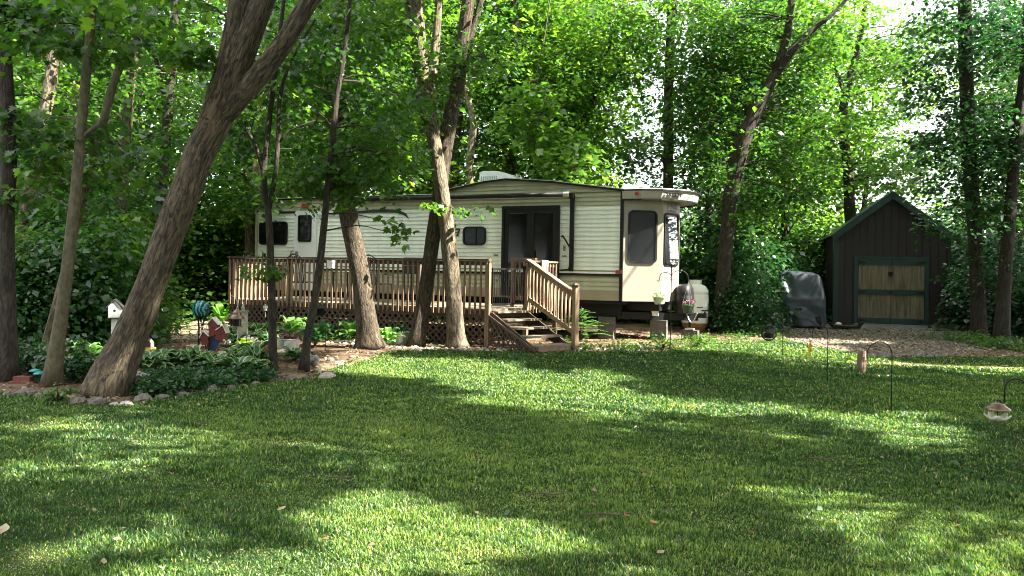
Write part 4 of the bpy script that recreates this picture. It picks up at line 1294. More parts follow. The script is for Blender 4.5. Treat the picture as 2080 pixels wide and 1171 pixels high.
# ------------------------------------------------------------------ garden bed ornaments
def birdhouse(mb_parent, c, w, h, wall_m, roof_m, hole=True, rot=0.0, name="birdhouse"):
    """small gabled box, returns its body part with roof and hole as children"""
    cz = Matrix.Rotation(rot, 3, 'Y')
    b = MB().prism([(-w / 2, 0), (w / 2, 0), (w / 2, h * .68), (0, h), (-w / 2, h * .68)], (0, w / 2, 0), (1, 0, 0), (0, 0, 1), w)
    b.v = [tuple(cz @ Vector(p) + Vector(c)) for p in b.v]
    body = b.build(name, wall_m, mb_parent)
    r = MB()
    for s in (-1, 1):
        a, d = Vector((s * w * .68, 0, h * .68 - w * .16)), Vector((0, 0, h + .012))
        r.bar(a, d, w * 1.3, .014, up=(0, 1, 0)) if False else r.prism([(a.x, a.z), (d.x, d.z), (d.x, d.z + .018), (a.x, a.z + .018)] if s < 0 else [(d.x, d.z), (a.x, a.z), (a.x, a.z + .018), (d.x, d.z + .018)], (0, w * .66, 0), (1, 0, 0), (0, 0, 1), w * 1.32)
    r.v = [tuple(cz @ Vector(p) + Vector(c)) for p in r.v]
    r.build("roof", roof_m, body)
    if hole:
        q = MB().prism([(w * .11 * math.cos(2 * math.pi * i / 12), h * .42 + w * .11 * math.sin(2 * math.pi * i / 12)) for i in range(12)], (0, -w / 2 - .001, 0), (1, 0, 0), (0, 0, 1), .004)
        q.v = [tuple(cz @ Vector(p) + Vector(c)) for p in q.v]
        q.build("entrance_hole", screen_dark, body)
    return body
Yb = 11.6
p = at(234, 645, Yb)
wb_ = thing("birdhouse", "white wooden birdhouse with a dark roof on a white post behind the big leaning trunk", "birdhouse", (p.x, Yb, 0), R(20))
birdhouse(wb_, (0, 0, p.z), .165, .25, white_paint, roof_dark, name="house")
MB().box((-.01, 0, p.z / 2), (.075, .075, p.z - .01)).build("post", white_paint, wb_)
MB().box((0, 0, p.z - .008), (.19, .19, .016)).build("base_board", roof_dark, wb_)
p = at(216, 717, 11.2)
sk = MB().prism([(-.04, 0), (.04, 0), (.05, .22), (-.02, .25)], (0, 0, 0), (1, 0, 0), (0, 0, 1), .03).build("white_stake", white_paint)
sk.location = (p.x, 11.2, 0); tag(sk, "short white wooden stake beside the foot of the leaning trunk", "stake")
# gazing ball
Yg = 14.6
p = at(409, 628, Yg)
gz = thing("gazing_ball", "teal swirled glass globe on a dark twisted stand in the hosta bed", "gazing ball", (p.x, Yg, 0))
MB().ball((0, 0, p.z), .165, 20).build("globe", teal_ball, gz, smooth=True)
mb = MB()
for k in range(3):
    mb.tube([(.10 * math.cos(2.1 * k + t * 2.4) * (1.1 - .75 * math.sin(math.pi * t * .9)), .10 * math.sin(2.1 * k + t * 2.4) * (1.1 - .75 * math.sin(math.pi * t * .9)), (p.z - .12) * t) for t in [i / 10 for i in range(11)]], .016, 6)
mb.lathe([(.11, p.z - .16), (.12, p.z - .14), (.09, p.z - .14)], 14)
mb.build("stand", black_metal, gz)
for k in range(4):
    MB().ball((.05, -.09, .28 + .075 * k), .024, 7).build("pale_bead", cream_m, gz)
# cluster of red birdhouses on blue stakes
p = gnd(432, 714)
cl = thing("birdhouse_cluster", "three small red birdhouses with pale roofs on a bundle of blue stakes", "birdhouse", p, 0)
s_ = p.y / F
for (px, py, w, h, rot) in ((436, 680, .16, .30, R(-3)), (449, 690, .15, .27, R(16)), (422, 700, .13, .24, R(-10))):
    q = at(px, py, p.y)
    birdhouse(cl, (q.x - p.x, -.05 * (px != 436), q.z), w, h, red_paint, white_paint, rot=rot, name="house")
for (x0, x1, z1) in ((-.02, .03, .32), (.02, .13, .26), (-.05, -.10, .22), (0, .08, .30), (-.03, -.04, .28)):
    MB().bar((x0, .0, 0), (x1, .02, z1), .05, .05).build("stake", blue_paint, cl)
# terracotta saucer
p = gnd(400, 707)
o = MB().lathe([(.16, 0), (.2, .03), (.21, .05), (.19, .05), (.17, .03)], 20).build("terracotta_saucer", plain("terracotta", (.50, .30, .21), .8), None); o.location = p
tag(o, "shallow pinkish terracotta saucer on the ground left of the red birdhouses", "saucer")
# fairy house
p = gnd(302, 716)
fh = thing("fairy_house", "tiny arched house with red door on a yellow base beside the leaning trunk", "ornament", p, R(-10))
MB().box((0, 0, .045), (.20, .14, .09)).build("base", yellow_paint, fh)
arch = [(-.07, 0), (.07, 0), (.07, .07)] + [(.07 * math.cos(a), .07 + .07 * math.sin(a)) for a in [math.pi * i / 8 for i in range(1, 8)]] + [(-.07, .07)]
MB().prism(arch, (0, .05, .092), (1, 0, 0), (0, 0, 1), .09).build("house", white_paint, fh)
MB().prism([(x * .72 + .012, y * .86) for x, y in arch], (0, -.041, .094), (1, 0, 0), (0, 0, 1), .012).build("door", red_paint, fh)
# scroll sign
p = at(287, 768, 9.75)
sg = thing("garden_sign", "small white scroll shaped garden sign with dark script leaning by the trunk", "sign", (p.x, 9.75, 0), R(4))
mb = MB(); vs, fs = [], []
nn = 10
for i in range(nn + 1):
    t = i / nn; x = -.105 + .21 * t
    wave = .012 * math.sin(t * 6.0)
    for (z, yy) in ((.045 + wave - .025 * t, 0), (.135 + wave * .8 - .02 * t, -.0)):
        vs.append((x, .02 * math.sin(t * 5) + yy, z + .10)); vs.append((x, .02 * math.sin(t * 5) + .008, z + .10))
for i in range(nn):
    a = 4 * i
    fs += [(a, a + 4, a + 6, a + 2), (a + 1, a + 3, a + 7, a + 5), (a, a + 1, a + 5, a + 4), (a + 2, a + 6, a + 7, a + 3)]
fs += [(0, 2, 3, 1), (4 * nn, 4 * nn + 1, 4 * nn + 3, 4 * nn + 2)]
mb.add(vs, fs).build("plaque", white_paint, sg)
text("Gnomes", .062, decal, sg, frame_M((-.004, -.024, .175), (1, 0, -.10), (0, 0, 1)), shear=.3, ext=.0025)
for x in (-.08, .085):
    MB().tube([(x, .012, 0), (x, .012, .15)], .005, 5).build("stake", stake_grey, sg)
# lantern feeder on a hook
Yl = 14.2
p = at(480, 648, Yl)
lf = thing("lantern_feeder", "bronze roofed lantern bird feeder on a curved pale hook among hostas", "bird feeder", (p.x, Yl, 0))
zl = p.z
MB().lathe([(.15, zl), (.155, zl + .012), (.10, zl + .07), (.085, zl + .09), (.095, zl + .10), (.05, zl + .15), (.012, zl + .18)], 20).build("roof", copper_m, lf, smooth=True)
mb = MB()
for k in range(8):
    a = 2 * math.pi * k / 8
    mb.box((.085 * math.cos(a), .085 * math.sin(a), zl - .07), (.012, .012, .14))
mb.lathe([(.06, zl - .135), (.06, zl)], 12)
mb.build("cage", black_metal, lf)
MB().lathe([(.11, zl - .155), (.12, zl - .14), (.11, zl - .13)], 16).build("tray", copper_m, lf)
MB().tube([(.02, .03, 0), (.02, .03, zl + .15), (.015, .02, zl + .30), (-.04, .02, zl + .40), (-.12, .02, zl + .43)], .008, 6).build("hook_rod", galv, lf)
MB().tube([(0, 0, zl + .17), (.018, .02, zl + .28)], .006, 5).build("hanger", galv, lf)
p = at(651, 640, 14.4)
dl = thing("hanging_lantern", "small dark square lantern hanging in front of the lattice by the thin leaning trunk", "lantern", (p.x, 14.4, 0))
zl = p.z
MB().lathe([(.10, zl + .12), (.105, zl + .125), (.03, zl + .19), (.01, zl + .20)], 4).build("roof", black_metal, dl)
MB().box((0, 0, zl + .06), (.11, .11, .12)).build("lantern_glass", glass, dl)
MB().box((0, 0, zl - .005), (.13, .13, .016)).build("base", black_metal, dl)
MB().tube([(.09, .06, 0), (.09, .06, zl + .18), (.07, .05, zl + .27), (.02, .02, zl + .28), (0, 0, zl + .24), (0, 0, zl + .19)], .006, 6).build("hook_rod", black_metal, dl)
# gnome and angel figurines
def figurine(nm, label, cat, pos, s, hat):
    t = thing(nm, label, cat, pos, R(10))
    mb = MB().lathe([(.075 * s, 0), (.085 * s, .03 * s), (.07 * s, .14 * s), (.055 * s, .2 * s), (.03 * s, .225 * s)], 14)
    mb.ball((0, 0, .265 * s), .045 * s, 10)
    mb.tube([(-.055 * s, -.01, .19 * s), (-.085 * s, -.03 * s, .13 * s), (-.03 * s, -.075 * s, .12 * s)], .018 * s, 7).tube([(.055 * s, -.01, .19 * s), (.085 * s, -.03 * s, .13 * s), (.03 * s, -.075 * s, .12 * s)], .018 * s, 7)
    mb.build("figure", statue_m, t, smooth=True)
    if hat:
        MB().lathe([(.055 * s, .285 * s), (.04 * s, .34 * s), (.012 * s, .41 * s), (.003 * s, .43 * s)], 12).build("hat", statue_m, t)
        MB().lathe([(.006 * s, 0), (.03 * s, .06 * s), (.035 * s, .09 * s)], 8, (0, -.045 * s, .16 * s), 1, .5).build("beard", white_paint, t)
    else:
        for q in (-1, 1):
            MB().prism([(0, 0), (q * .11 * s, .10 * s), (q * .10 * s, -.02 * s), (q * .05 * s, -.08 * s)], (0, .05 * s, .17 * s), (1, 0, 0), (0, 0, 1), .01).build("wing", statue_m, t)
        MB().lathe([(.02 * s, -.3 * s), (.02 * s, 0)], 6, (0, 0, 0)).build("post", stake_grey, t)
    return t
Ys = 15.2
p = at(494, 632, Ys)
ped = MB().lathe([(.13, 0), (.10, .05), (.09, p.z - .03), (.12, p.z)], 14).build("stone_pedestal", statue_m); ped.location = (p.x, Ys, 0)
tag(ped, "round stone pedestal under the garden gnome among the hostas", "pedestal")
figurine("garden_gnome", "pale stone garden gnome with pointed hat in front of the deck", "statue", p, .42, True)
p = at(539, 632, Ys)
figurine("angel_figurine", "small pale winged figurine on a stake beside the straight thin trunk", "statue", p, .42, False)
# tubs, bird bath
def galv_tub(nm, label, pos, r, h):
    t = thing(nm, label, "planter", pos, random.uniform(0, 3))
    MB().lathe([(r * .82, 0), (r * .84, .01), (r * .9, h * .4), (r * .915, h * .42), (r * .915, h * .46), (r * .92, h * .48), (r * .97, h * .93), (r * 1.03, h * .95), (r * 1.03, h), (r * .95, h), (r * .92, h * .88)], 26).build("tub", galv, t)
    MB().lathe([(r * .9, h * .86), (r * .5, h * .9)], 20).build("soil", roof_dark, t)
    return t
p = gnd(585, 717); t1 = galv_tub("galvanised_tub", "galvanised steel tub planted with dark purple leaves between the two thin trunks", p, .22, .27)
V, Fq, r = leaf_arrays([(random.uniform(-.12, .12), random.uniform(-.12, .12), .32) for _ in range(7)], .12, 26, .06, flat=.4)
np_mesh("foliage", V, Fq, leafmat("purple_leaf", [(0, (.03, .012, .02)), (.6, (.10, .03, .04)), (1, (.25, .15, .10))], tr=.15), r, t1)
p = gnd(812, 701); t2 = galv_tub("galvanised_bucket", "ribbed galvanised bucket between the thick trunk and leaning trunk by the deck", p, .21, .28)
V, Fq, r = leaf_arrays([(random.uniform(-.14, .14), random.uniform(-.1, .1), .36) for _ in range(6)], .14, 22, .08, flat=.5)
np_mesh("foliage", V, Fq, leaf_dark, r, t2)
p = gnd(562, 730)
bb = thing("bird_bath", "shallow cream stone dish on a short base at the foot of the straight thin trunk", "bird bath", p)
MB().lathe([(.10, 0), (.09, .05), (.16, .075), (.28, .13), (.30, .145), (.27, .135), (.15, .10)], 26).build("dish", cream_m, bb, smooth=True)
p2 = at(545, 716, p.y)
rb = thing("birdhouse", "tiny dark red birdhouse standing on the stone dish", "birdhouse", (p2.x, p.y - .03, .12))
birdhouse(rb, (0, 0, 0), .11, .17, red_paint, roof_dark, name="house")
# black and white cat ornament
p = gnd(632, 747)
ct = thing("cat_statue", "black and white cat shaped garden ornament sitting by the leaning thin trunk", "statue", p, R(60))
mb = MB().ball((.06, 0, .10), .085, 12, 1.05).ball((-.02, 0, .135), .06, 10, 1.2).ball((-.06, 0, .20), .045, 10)
for s in (-1, 1):
    mb.add([(-.06, s * .012, .235), (-.055, s * .042, .225), (-.06, s * .034, .285)], [(0, 1, 2)]).add([(-.045, s * .02, .235), (-.06, s * .034, .285), (-.055, s * .042, .225)], [(0, 1, 2)])
mb.build("body", plain("badger_paint", (.16, .16, .155), .7, var=.95, scale=13), ct, smooth=True)
MB().tube([(.13, 0, .05), (.18, .04, .04), (.19, .10, .05)], .018, 7).build("tail", furn_black, ct)
# mushrooms, brick, flower, stones
for (px, py, Yv, hh, cr, cm, lab) in ((128, 720, 11.0, .30, .035, cream_m, "tall thin pale mushroom ornament, left of its pair behind the mossy trunk"), (140, 722, 11.0, .30, .035, cream_m, "tall thin pale mushroom ornament, right of its pair behind the mossy trunk"),
                                (70, 792, 10.2, .15, .075, teal_cap, "squat teal capped mushroom ornament, left of the pair by the mossy trunk"), (80, 793, 10.1, .13, .08, teal_cap, "squat teal capped mushroom ornament, right of the pair by the mossy trunk")):
    q = at(px, py, Yv); t = thing("mushroom_ornament", lab, "ornament", (q.x, Yv, 0), 0, "mushroom ornaments in the bed")
    MB().tube([(0, 0, 0), (.004, 0, hh)], cr * .28, 8).build("stem", roof_dark if cm is teal_cap else yellow_paint, t)
    MB().lathe([(cr * .2, hh - .005), (cr, hh), (cr * .9, hh + cr * .22), (cr * .45, hh + cr * .45), (cr * .05, hh + cr * .52)], 14).build("mushroom_cap", cm, t, smooth=True)
p = gnd(48, 779)
o = MB().box((0, 0, .06), (.22, .11, .065)).box((-.01, 0, .015), (.3, .14, .03)).build("stacked_brick", brick_m); o.location = p; tag(o, "weathered red brick lying in the bed by the dark edge trunk", "brick")
def flower(lab, pos, h, mat, n=7):
    t = thing("garden_flower", lab, "flower", pos)
    MB().tube([(0, 0, 0), (.01, 0, h)], .005, 5).build("stem", leaf_mid, t)
    V, Fq, r = leaf_arrays([(.01, 0, h)], .04, n * 3, .05, flat=.5, upbias=.3)
    np_mesh("bloom", V, Fq, mat, r, t)
q = at(124, 715, 11.0); flower("single pink red flower beside the mossy trunk", (q.x, 11.0, 0), .36, flower_m)
white_b = leafmat("white_bloom", [(0, (.55, .5, .42)), (1, (.8, .78, .7))], tr=.2)
for px, py, lab in ((460, 700, "white flower head above the chartreuse plant by the red birdhouses"), (500, 690, "white flower head nearest the lantern feeder's hook"), (517, 696, "white flower head by the straight thin trunk")):
    q = at(px, py, 13.6); flower(lab, (q.x, 13.6, 0), q.z + .06, white_b, 5)
def stone(seed, s):
    r = np.random.default_rng(seed)
    mb = MB(); n = 9; prof = [(.45, 0), (.5, .12), (.46, .28), (.30, .40), (.1, .44)]
    mb.lathe(prof, n)
    mb.v = [(x * s * (1 + r.uniform(-.18, .18)), y * s * .75 * (1 + r.uniform(-.18, .18)), z * s * (.80 + r.uniform(-.12, .12))) for x, y, z in mb.v]
    return mb
STONES = [(18, 806, .20), (52, 804, .26), (90, 806, .22), (128, 812, .16), (160, 822, .24), (196, 822, .27), (232, 824, .12), (256, 824, .16), (290, 818, .30), (330, 812, .2), (372, 804, .17), (430, 795, .2), (470, 790, .16), (520, 784, .18), (590, 772, .2),
          (648, 757, .22), (664, 769, .26), (688, 742, .2), (672, 733, .17), (836, 713, .16), (850, 715, .2), (822, 709, .14), (715, 726, .13), (905, 713, .14), (960, 716, .12), (885, 706, .18), (1130, 716, .12), (1060, 716, .1)]
STONE_PLACE = ["at the foot of the dark edge trunk"] * 3 + ["before the mossy trunk", "under the big trunk's roots", "under the big trunk's roots, rounder of two", "small and right under the big trunk", "pale and cracked beside the big trunk", "long and flat below the white sign"]
for i, (px, py, s) in enumerate(STONES):
    pale = i in (6, 7, 16, 17, 19, 20, 21, 25)
    o = stone(i, s).build("edging_stone", pebble_pale if pale else stone_m); o.location = gnd(px, py)
    o.location.z = -.01
    o.rotation_euler = (0, 0, random.uniform(0, 3))
    tag(o, ("pale" if pale else "brown grey") + " rounded stone in the edging of the garden bed", "stone", ("pale" if pale else "brown") + " stones edging the garden bed")
# fallen leaves and twigs on the lawn
leaf_orange = leafmat("fallen_orange", [(0, (.40, .16, .06)), (1, (.55, .25, .09))], tr=.15)
leaf_tan = leafmat("fallen_tan", [(0, (.33, .26, .16)), (1, (.42, .34, .22))], tr=.15)
FALL = [(12, 1095, .10, 1, "large curled tan leaf at the lawn's left edge"), (235, 1116, .06, 1, "small yellowish leaf beside the pale patch in the near grass"), (207, 1160, .05, 1, "tan leaf lowest on the near grass at left"), (664, 1113, .05, 0, "orange leaf on the sunny near grass"),
        (1267, 1062, .06, 0, "orange leaf, left one of the close pair on the shaded lawn"), (1322, 1078, .06, 0, "orange leaf, upright one of the close pair on the shaded lawn"), (1147, 1045, .04, 0, "orange leaf by the dark tuft in the middle of the shaded lawn"), (1527, 1100, .05, 0, "orange leaf above the bright grass patch"), (1700, 1078, .045, 0, "orange leaf beside the bright diagonal grass patch"),
        (1954, 1084, .05, 0, "orange leaf near the rightmost bright grass patches"), (1342, 1140, .05, 1, "tan leaf low on the near grass in shade"), (1655, 1062, .035, 0, "small orange fleck on the shaded lawn, right of the upright leaf"), (575, 1050, .06, 1, "pale leaf in the dark middle of the lawn")]
for i, (px, py, s, k, lab) in enumerate(FALL):
    q = gnd(px, py)
    vs = [(-.5, 0, .3), (-.15, .3, .55), (.2, .26, .5), (.55, 0, .55), (.2, -.27, .3), (-.15, -.3, .35), (0, 0, .2)]
    o = MB().add([(x * s, y * s, z * s * .5 + .045) for x, y, z in vs], [(0, 1, 6), (1, 2, 6), (2, 3, 6), (3, 4, 6), (4, 5, 6), (5, 0, 6)]).build("fallen_leaf", leaf_tan if k else leaf_orange, None, fixn=False)
    o.location = q; o.rotation_euler = (random.uniform(-.2, .5), random.uniform(-.3, .3), random.uniform(0, 6)); tag(o, lab, "leaf", "fallen leaves on the lawn")
for (px, py, L, lab) in ((1235, 1000 + 63, .3, "thin pale stick lying on the near grass"), (1670, 945, .32, "pale broken twig lying on the shaded lawn"), (690, 985, .2, "short dry twig in the grass of the dark lawn"), (1110, 1020, .25, "dark twig lying in a bare spot of lawn")):
    q = gnd(px, py)
    o = MB().tube([(-L / 2, 0, .05), (-L * .1, L * .08, .055), (L * .2, L * .02, .05), (L / 2, L * .1, .06)], .006, 5).tube([(0, L * .07, .055), (L * .2, L * .2, .06)], .004, 4).build("fallen_twig", bark_pale); o.location = q
    tag(o, lab, "twig", "twigs on the lawn")

# ------------------------------------------------------------------ garden plants
def hosta_arrays(n, L, w, seed, h=.7, edge=True):
    r = np.random.default_rng(seed)
    Vs, Fs, Rs, o = [], [], [], 0
    for i in range(n):
        a = i * 2.399 + r.normal(0, .2); ring = (i + 1) / n
        ln = L * (.65 + .5 * ring) * r.uniform(.85, 1.12); ht = h * L * (1.25 - .75 * ring) * r.uniform(.8, 1.2)
        ca, sa = math.cos(a), math.sin(a)
        T = np.linspace(0, 1, 8); tw_ = r.normal(0, .25)
        prof = np.clip(np.sin(np.pi * np.clip((T - .22) / .78, 0, 1) ** .72), 0, 1) * w * r.uniform(.8, 1.2) + .006
        rr = ln * T; zz = ht * (np.sin(np.pi * .62 * T) * 1.1) - .12 * ln * T ** 3
        rows = []
        for t, x, z, p in zip(T, rr, zz, prof):
            for s, up_ in ((-1, .12), (-.72, .04), (0, -.05), (.72, .04), (1, .12)):
                yy = s * p
                rows.append((ca * x - sa * yy, sa * x + ca * yy, .03 + z + up_ * p + tw_ * yy * .5))
        Vs.append(rows)
        tone = r.uniform(0, .3)
        for q in range(7):
            for s in range(4):
                b = o + q * 5 + s
                Fs.append((b, b + 1, b + 6, b + 5))
                Rs.append(r.uniform(.78, 1) if (edge and s in (0, 3) and q > 1) else min(.45, tone + r.uniform(0, .12)))
        o += 40
    return np.array(Vs).reshape(-1, 3), np.array(Fs), np.array(Rs)
hv = [np_mesh("hosta_plant", *hosta_arrays(46, .40, .062, 11)[:2], hosta_m, hosta_arrays(46, .40, .062, 11)[2]),
      np_mesh("hosta_plant", *hosta_arrays(38, .46, .085, 12)[:2], hosta_m, hosta_arrays(38, .46, .085, 12)[2]),
      np_mesh("hosta_plant", *hosta_arrays(40, .36, .058, 13, .9)[:2], hosta_m, hosta_arrays(40, .36, .058, 13, .9)[2])]
HOSTAS = [(300, 762, 1.0), (345, 752, 1.05), (395, 755, 1.1), (440, 760, 1.05), (485, 766, 1.0), (520, 752, .95), (330, 738, .8), (378, 740, .75), (430, 744, .7), (478, 740, .9), (510, 728, .95),
          (535, 722, .85), (478, 706, 1.0), (512, 700, 1.0), (545, 706, .95), (470, 690, .9), (500, 686, 1.0), (530, 690, 1.0), (565, 690, .9), (600, 735, .7)]
used = [False] * 3
for i, (px, py, s) in enumerate(HOSTAS):
    k = i % 3; g = gnd(px, py)
    o = hv[k] if not used[k] else hv[k].copy()
    if used[k]: COL.objects.link(o)
    used[k] = True
    o.location = g; o.rotation_euler = (0, 0, random.uniform(0, 6)); o.scale = (s, s, s * random.uniform(.62, .8))
    front = py > 733
    tag(o, "white edged hosta in the dense front row behind the low ground cover" if front else "white edged hosta in the hosta bank before the deck lattice", "hosta",
        "hostas in the front row of the bed" if front else "hostas in front of the deck lattice")
def single_hosta(label, px, py, s, seed, mat, w=.11, n=24, L=.42, edge=False):
    V, Fq, r = hosta_arrays(n, L, w, seed, .8, edge)
    o = np_mesh("hosta_plant", V, Fq, mat, r); o.location = gnd(px, py); o.scale = (s,) * 3
    tag(o, label, "hosta")
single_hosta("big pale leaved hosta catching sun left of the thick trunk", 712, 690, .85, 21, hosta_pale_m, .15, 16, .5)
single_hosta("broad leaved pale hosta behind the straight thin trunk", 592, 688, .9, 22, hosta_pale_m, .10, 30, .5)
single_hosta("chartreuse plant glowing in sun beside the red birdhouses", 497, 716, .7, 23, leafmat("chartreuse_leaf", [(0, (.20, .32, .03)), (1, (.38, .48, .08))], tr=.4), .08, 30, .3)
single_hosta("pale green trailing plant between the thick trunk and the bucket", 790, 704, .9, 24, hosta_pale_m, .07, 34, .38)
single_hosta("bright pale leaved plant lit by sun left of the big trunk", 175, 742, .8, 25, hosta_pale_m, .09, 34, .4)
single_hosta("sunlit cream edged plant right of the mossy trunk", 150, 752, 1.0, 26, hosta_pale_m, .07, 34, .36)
single_hosta("green hosta at the foot of the bucket by the lattice", 850, 700, .7, 27, hosta_m, .06, 26, .36)
single_hosta("bright green plant behind the teal globe", 452, 660, 1.0, 28, leafmat("lime_leaf", [(0, (.08, .22, .03)), (1, (.16, .34, .05))], tr=.35), .09, 18, .45)
single_hosta("green leafy plant right of the thin leaning trunk by the lattice", 640, 706, 1.1, 29, hosta_m, .06, 34, .4)
single_hosta("dark green plant under the hanging lantern", 668, 690, .8, 30, leaf_dark, .06, 26, .36)
def shrub(label, pos, rad, h, n, leaf, mat, seed, cat="shrub", per=34, nm="leafy_shrub", group=None):
    r = np.random.default_rng(seed)
    c = []
    while len(c) < n:
        p = r.uniform(-1, 1, 3); p[2] = abs(p[2])
        d = np.linalg.norm(p)
        if d < 1 and d > .45 * r.uniform(.2, 1.3): c.append((p[0] * rad, p[1] * rad, .08 + p[2] * h))
    V, Fq, rn = leaf_arrays(c, rad * .34, per, leaf, flat=.5, droop=.3, rg=r)
    t = thing(nm, label, cat, pos, 0, group)
    np_mesh("foliage", V, Fq, mat, rn, t)
    mb = MB()
    for i in range(min(9, n)):
        limb(mb, (0, 0, 0), c[i], .012 + rad * .006, .004, n=5)
    mb.build("stem", bark_dark, t)
    return t
shrub("rounded dark leaved plant between the mossy trunk and the big trunk", gnd(150, 776), .38, .48, 26, .075, leaf_dark, 31, per=36)
shrub("low dark green plant between the dark edge trunk and the mossy trunk", gnd(62, 762), .48, .42, 26, .07, leaf_dark, 32, per=36)
shrub("small weedy plant at the foot of the big trunk's stones", gnd(118, 822), .2, .14, 9, .05, leaf_mid, 33, per=20)
shrub("low green tuft by the concrete blocks under the trailer tongue", gnd(1415, 706), .3, .25, 10, .06, leaf_mid, 34, per=20)
shrub("tall green weeds by the double hook's foot", gnd(1345, 712), .35, .28, 10, .06, leaf_mid, 35, per=18)
# dark ground cover
gcv = [gnd(*p) for p in [(270, 806), (300, 775), (420, 770), (545, 765), (560, 775), (430, 792), (300, 812)]]
poly = [(p.x, p.y) for p in gcv]
xs = [p[0] for p in poly]; ys = [p[1] for p in poly]
x = rng.uniform(min(xs), max(xs), 900); y = rng.uniform(min(ys), max(ys), 900); kk = in_poly(x, y, poly)
c = np.stack([x[kk], y[kk], rng.uniform(.03, .17, kk.sum())], 1)
V, Fq, r = leaf_arrays(c, .12, 20, .05, flat=.5, droop=.2)
tag(np_mesh("ground_cover", V, Fq, leaf_dark, r), kind='stuff')
# weeds along the deck, trailer and woods edge
def weed_strip(name, pts, n, rad, leaf, mat, zmax):
    c = []
    for _ in range(n):
        i = random.randrange(len(pts) - 1); t = random.random()
        g = gnd(*[a + (b - a) * t for a, b in zip(pts[i], pts[i + 1])])
        c.append((g.x + random.gauss(0, .25), g.y + random.gauss(0, .3), random.uniform(.03, zmax)))
    V, Fq, r = leaf_arrays(c, rad, 16, leaf, flat=.5, droop=.2)
    tag(np_mesh(name, V, Fq, mat, r), kind='stuff')
weed_strip("weeds", [(1130, 707), (1230, 712), (1330, 712), (1440, 694), (1590, 684)], 170, .12, .055, leaf_mid, .16)
weed_strip("weeds", [(640, 690), (720, 688), (850, 698)], 60, .12, .05, leaf_mid, .12)
weed_strip("weeds", [(1930, 690), (2010, 706), (2160, 722)], 160, .16, .07, leaf_mid, .25)
weed_strip("weeds", [(20, 745), (160, 722), (260, 700), (330, 690)], 180, .14, .07, leaf_dark, .22)
weed_strip("weeds", [(290, 690), (320, 668), (335, 652)], 90, .18, .09, leaf_bright, .45)
# bright ferny evergreen right of the steps
fe = thing("young_evergreen", "bright green feathery young evergreen behind the step handrail", "evergreen", gnd(1180, 694), 0)
mb = MB(); Vs, Fs, Rs, o = [], [], [], 0
for i in range(34):
    z0 = .10 + .62 * (i / 34); a = i * 2.4; ln = (.75 - .62 * (i / 34)) * random.uniform(.8, 1.15)
    ca, sa = math.cos(a), math.sin(a)
    base = np.array([0, 0, z0]); tipz = z0 + random.uniform(.0, .12)
    axis = [base + np.array([ca * ln * t, sa * ln * t, (tipz - z0) * t + .10 * math.sin(math.pi * t) * ln]) for t in np.linspace(0, 1, 12)]
    mb.tube([tuple(p) for p in axis], .006, 4)
    for j in range(1, 12):
        p = axis[j]; w_ = .11 * ln * (1.15 - j / 12) + .03
        for s in (-1, 1):
            for q in range(3):
                d = np.array([ca * .6 - s * sa, sa * .6 + s * ca, random.uniform(-.2, .25)]); d /= np.linalg.norm(d)
                e = p + d * w_ * random.uniform(.8, 1.1); m_ = (p + e) / 2
                n_ = np.array([-d[1], d[0], .2]) * .012
                off = np.array([ca, sa, 0]) * ln / 12 * (q / 3)
                Vs += [p + off, m_ + n_ + off, e + off, m_ - n_ + off]; Fs.append((o, o + 1, o + 2, o + 3)); Rs.append(random.uniform(.2, 1)); o += 4
np_mesh("needles", np.array(Vs), np.array(Fs), leafmat("evergreen_needles", [(0, (.03, .11, .02)), (.6, (.07, .20, .035)), (1, (.14, .30, .06))], tr=.25), np.array(Rs), fe)
mb.tube([(0, 0, 0), (0, 0, .8)], [.025, .006], 7)
mb.build("stem", bark, fe)

# where the sun comes through to the ground
LIT = [(110, 868, 130, 17), (290, 882, 150, 22), (620, 902, 170, 14), (740, 915, 95, 11), (240, 947, 120, 12), (240, 1066, 70, 20), (90, 1130, 90, 34), (900, 1090, 150, 56), (720, 1140, 250, 46), (500, 1165, 200, 30), (1150, 1105, 60, 16),
       (860, 745, 190, 22), (1010, 772, 260, 22), (1170, 815, 260, 18), (1330, 832, 230, 16), (1560, 848, 260, 11), (1620, 884, 210, 8), (1290, 878, 45, 8), (1680, 740, 130, 26), (1580, 722, 90, 9), (1830, 760, 220, 8), (1960, 752, 200, 8), (1900, 910, 60, 7), (1820, 845, 80, 6),
       (1700, 1100, 150, 32), (1860, 1150, 150, 34), (2000, 1110, 110, 42), (2050, 1072, 60, 16), (1760, 1043, 60, 9), (1900, 1180, 160, 30), (1500, 1005, 40, 7), (1300, 706, 260, 8), (1500, 700, 120, 6),
       (165, 728, 70, 22), (400, 668, 90, 22), (500, 712, 40, 10), (560, 690, 70, 16), (690, 735, 70, 22), (660, 694, 60, 8), (800, 700, 160, 12), (1010, 705, 90, 8), (1700, 694, 110, 5), (480, 640, 40, 10)]
LE = []
for (cx, cy, rx, ry) in LIT:
    p, q1, q2, q3 = gnd(cx, cy), gnd(cx + rx, cy), gnd(cx, cy - ry), gnd(cx, cy + ry)
    LE.append((p.x, (q2.y + q3.y) / 2, abs(q1.x - p.x), max(.12, abs(q2.y - q3.y) / 2)))
def in_beam(p):
    """does this point's shadow fall on one of the sunlit patches?"""
    t = p.z / SUN.z
    x, y = p.x - SUN.x * t, p.y - SUN.y * t
    return any(((x - ex) / a) ** 2 + ((y - ey) / b) ** 2 < 1 for ex, ey, a, b in LE)

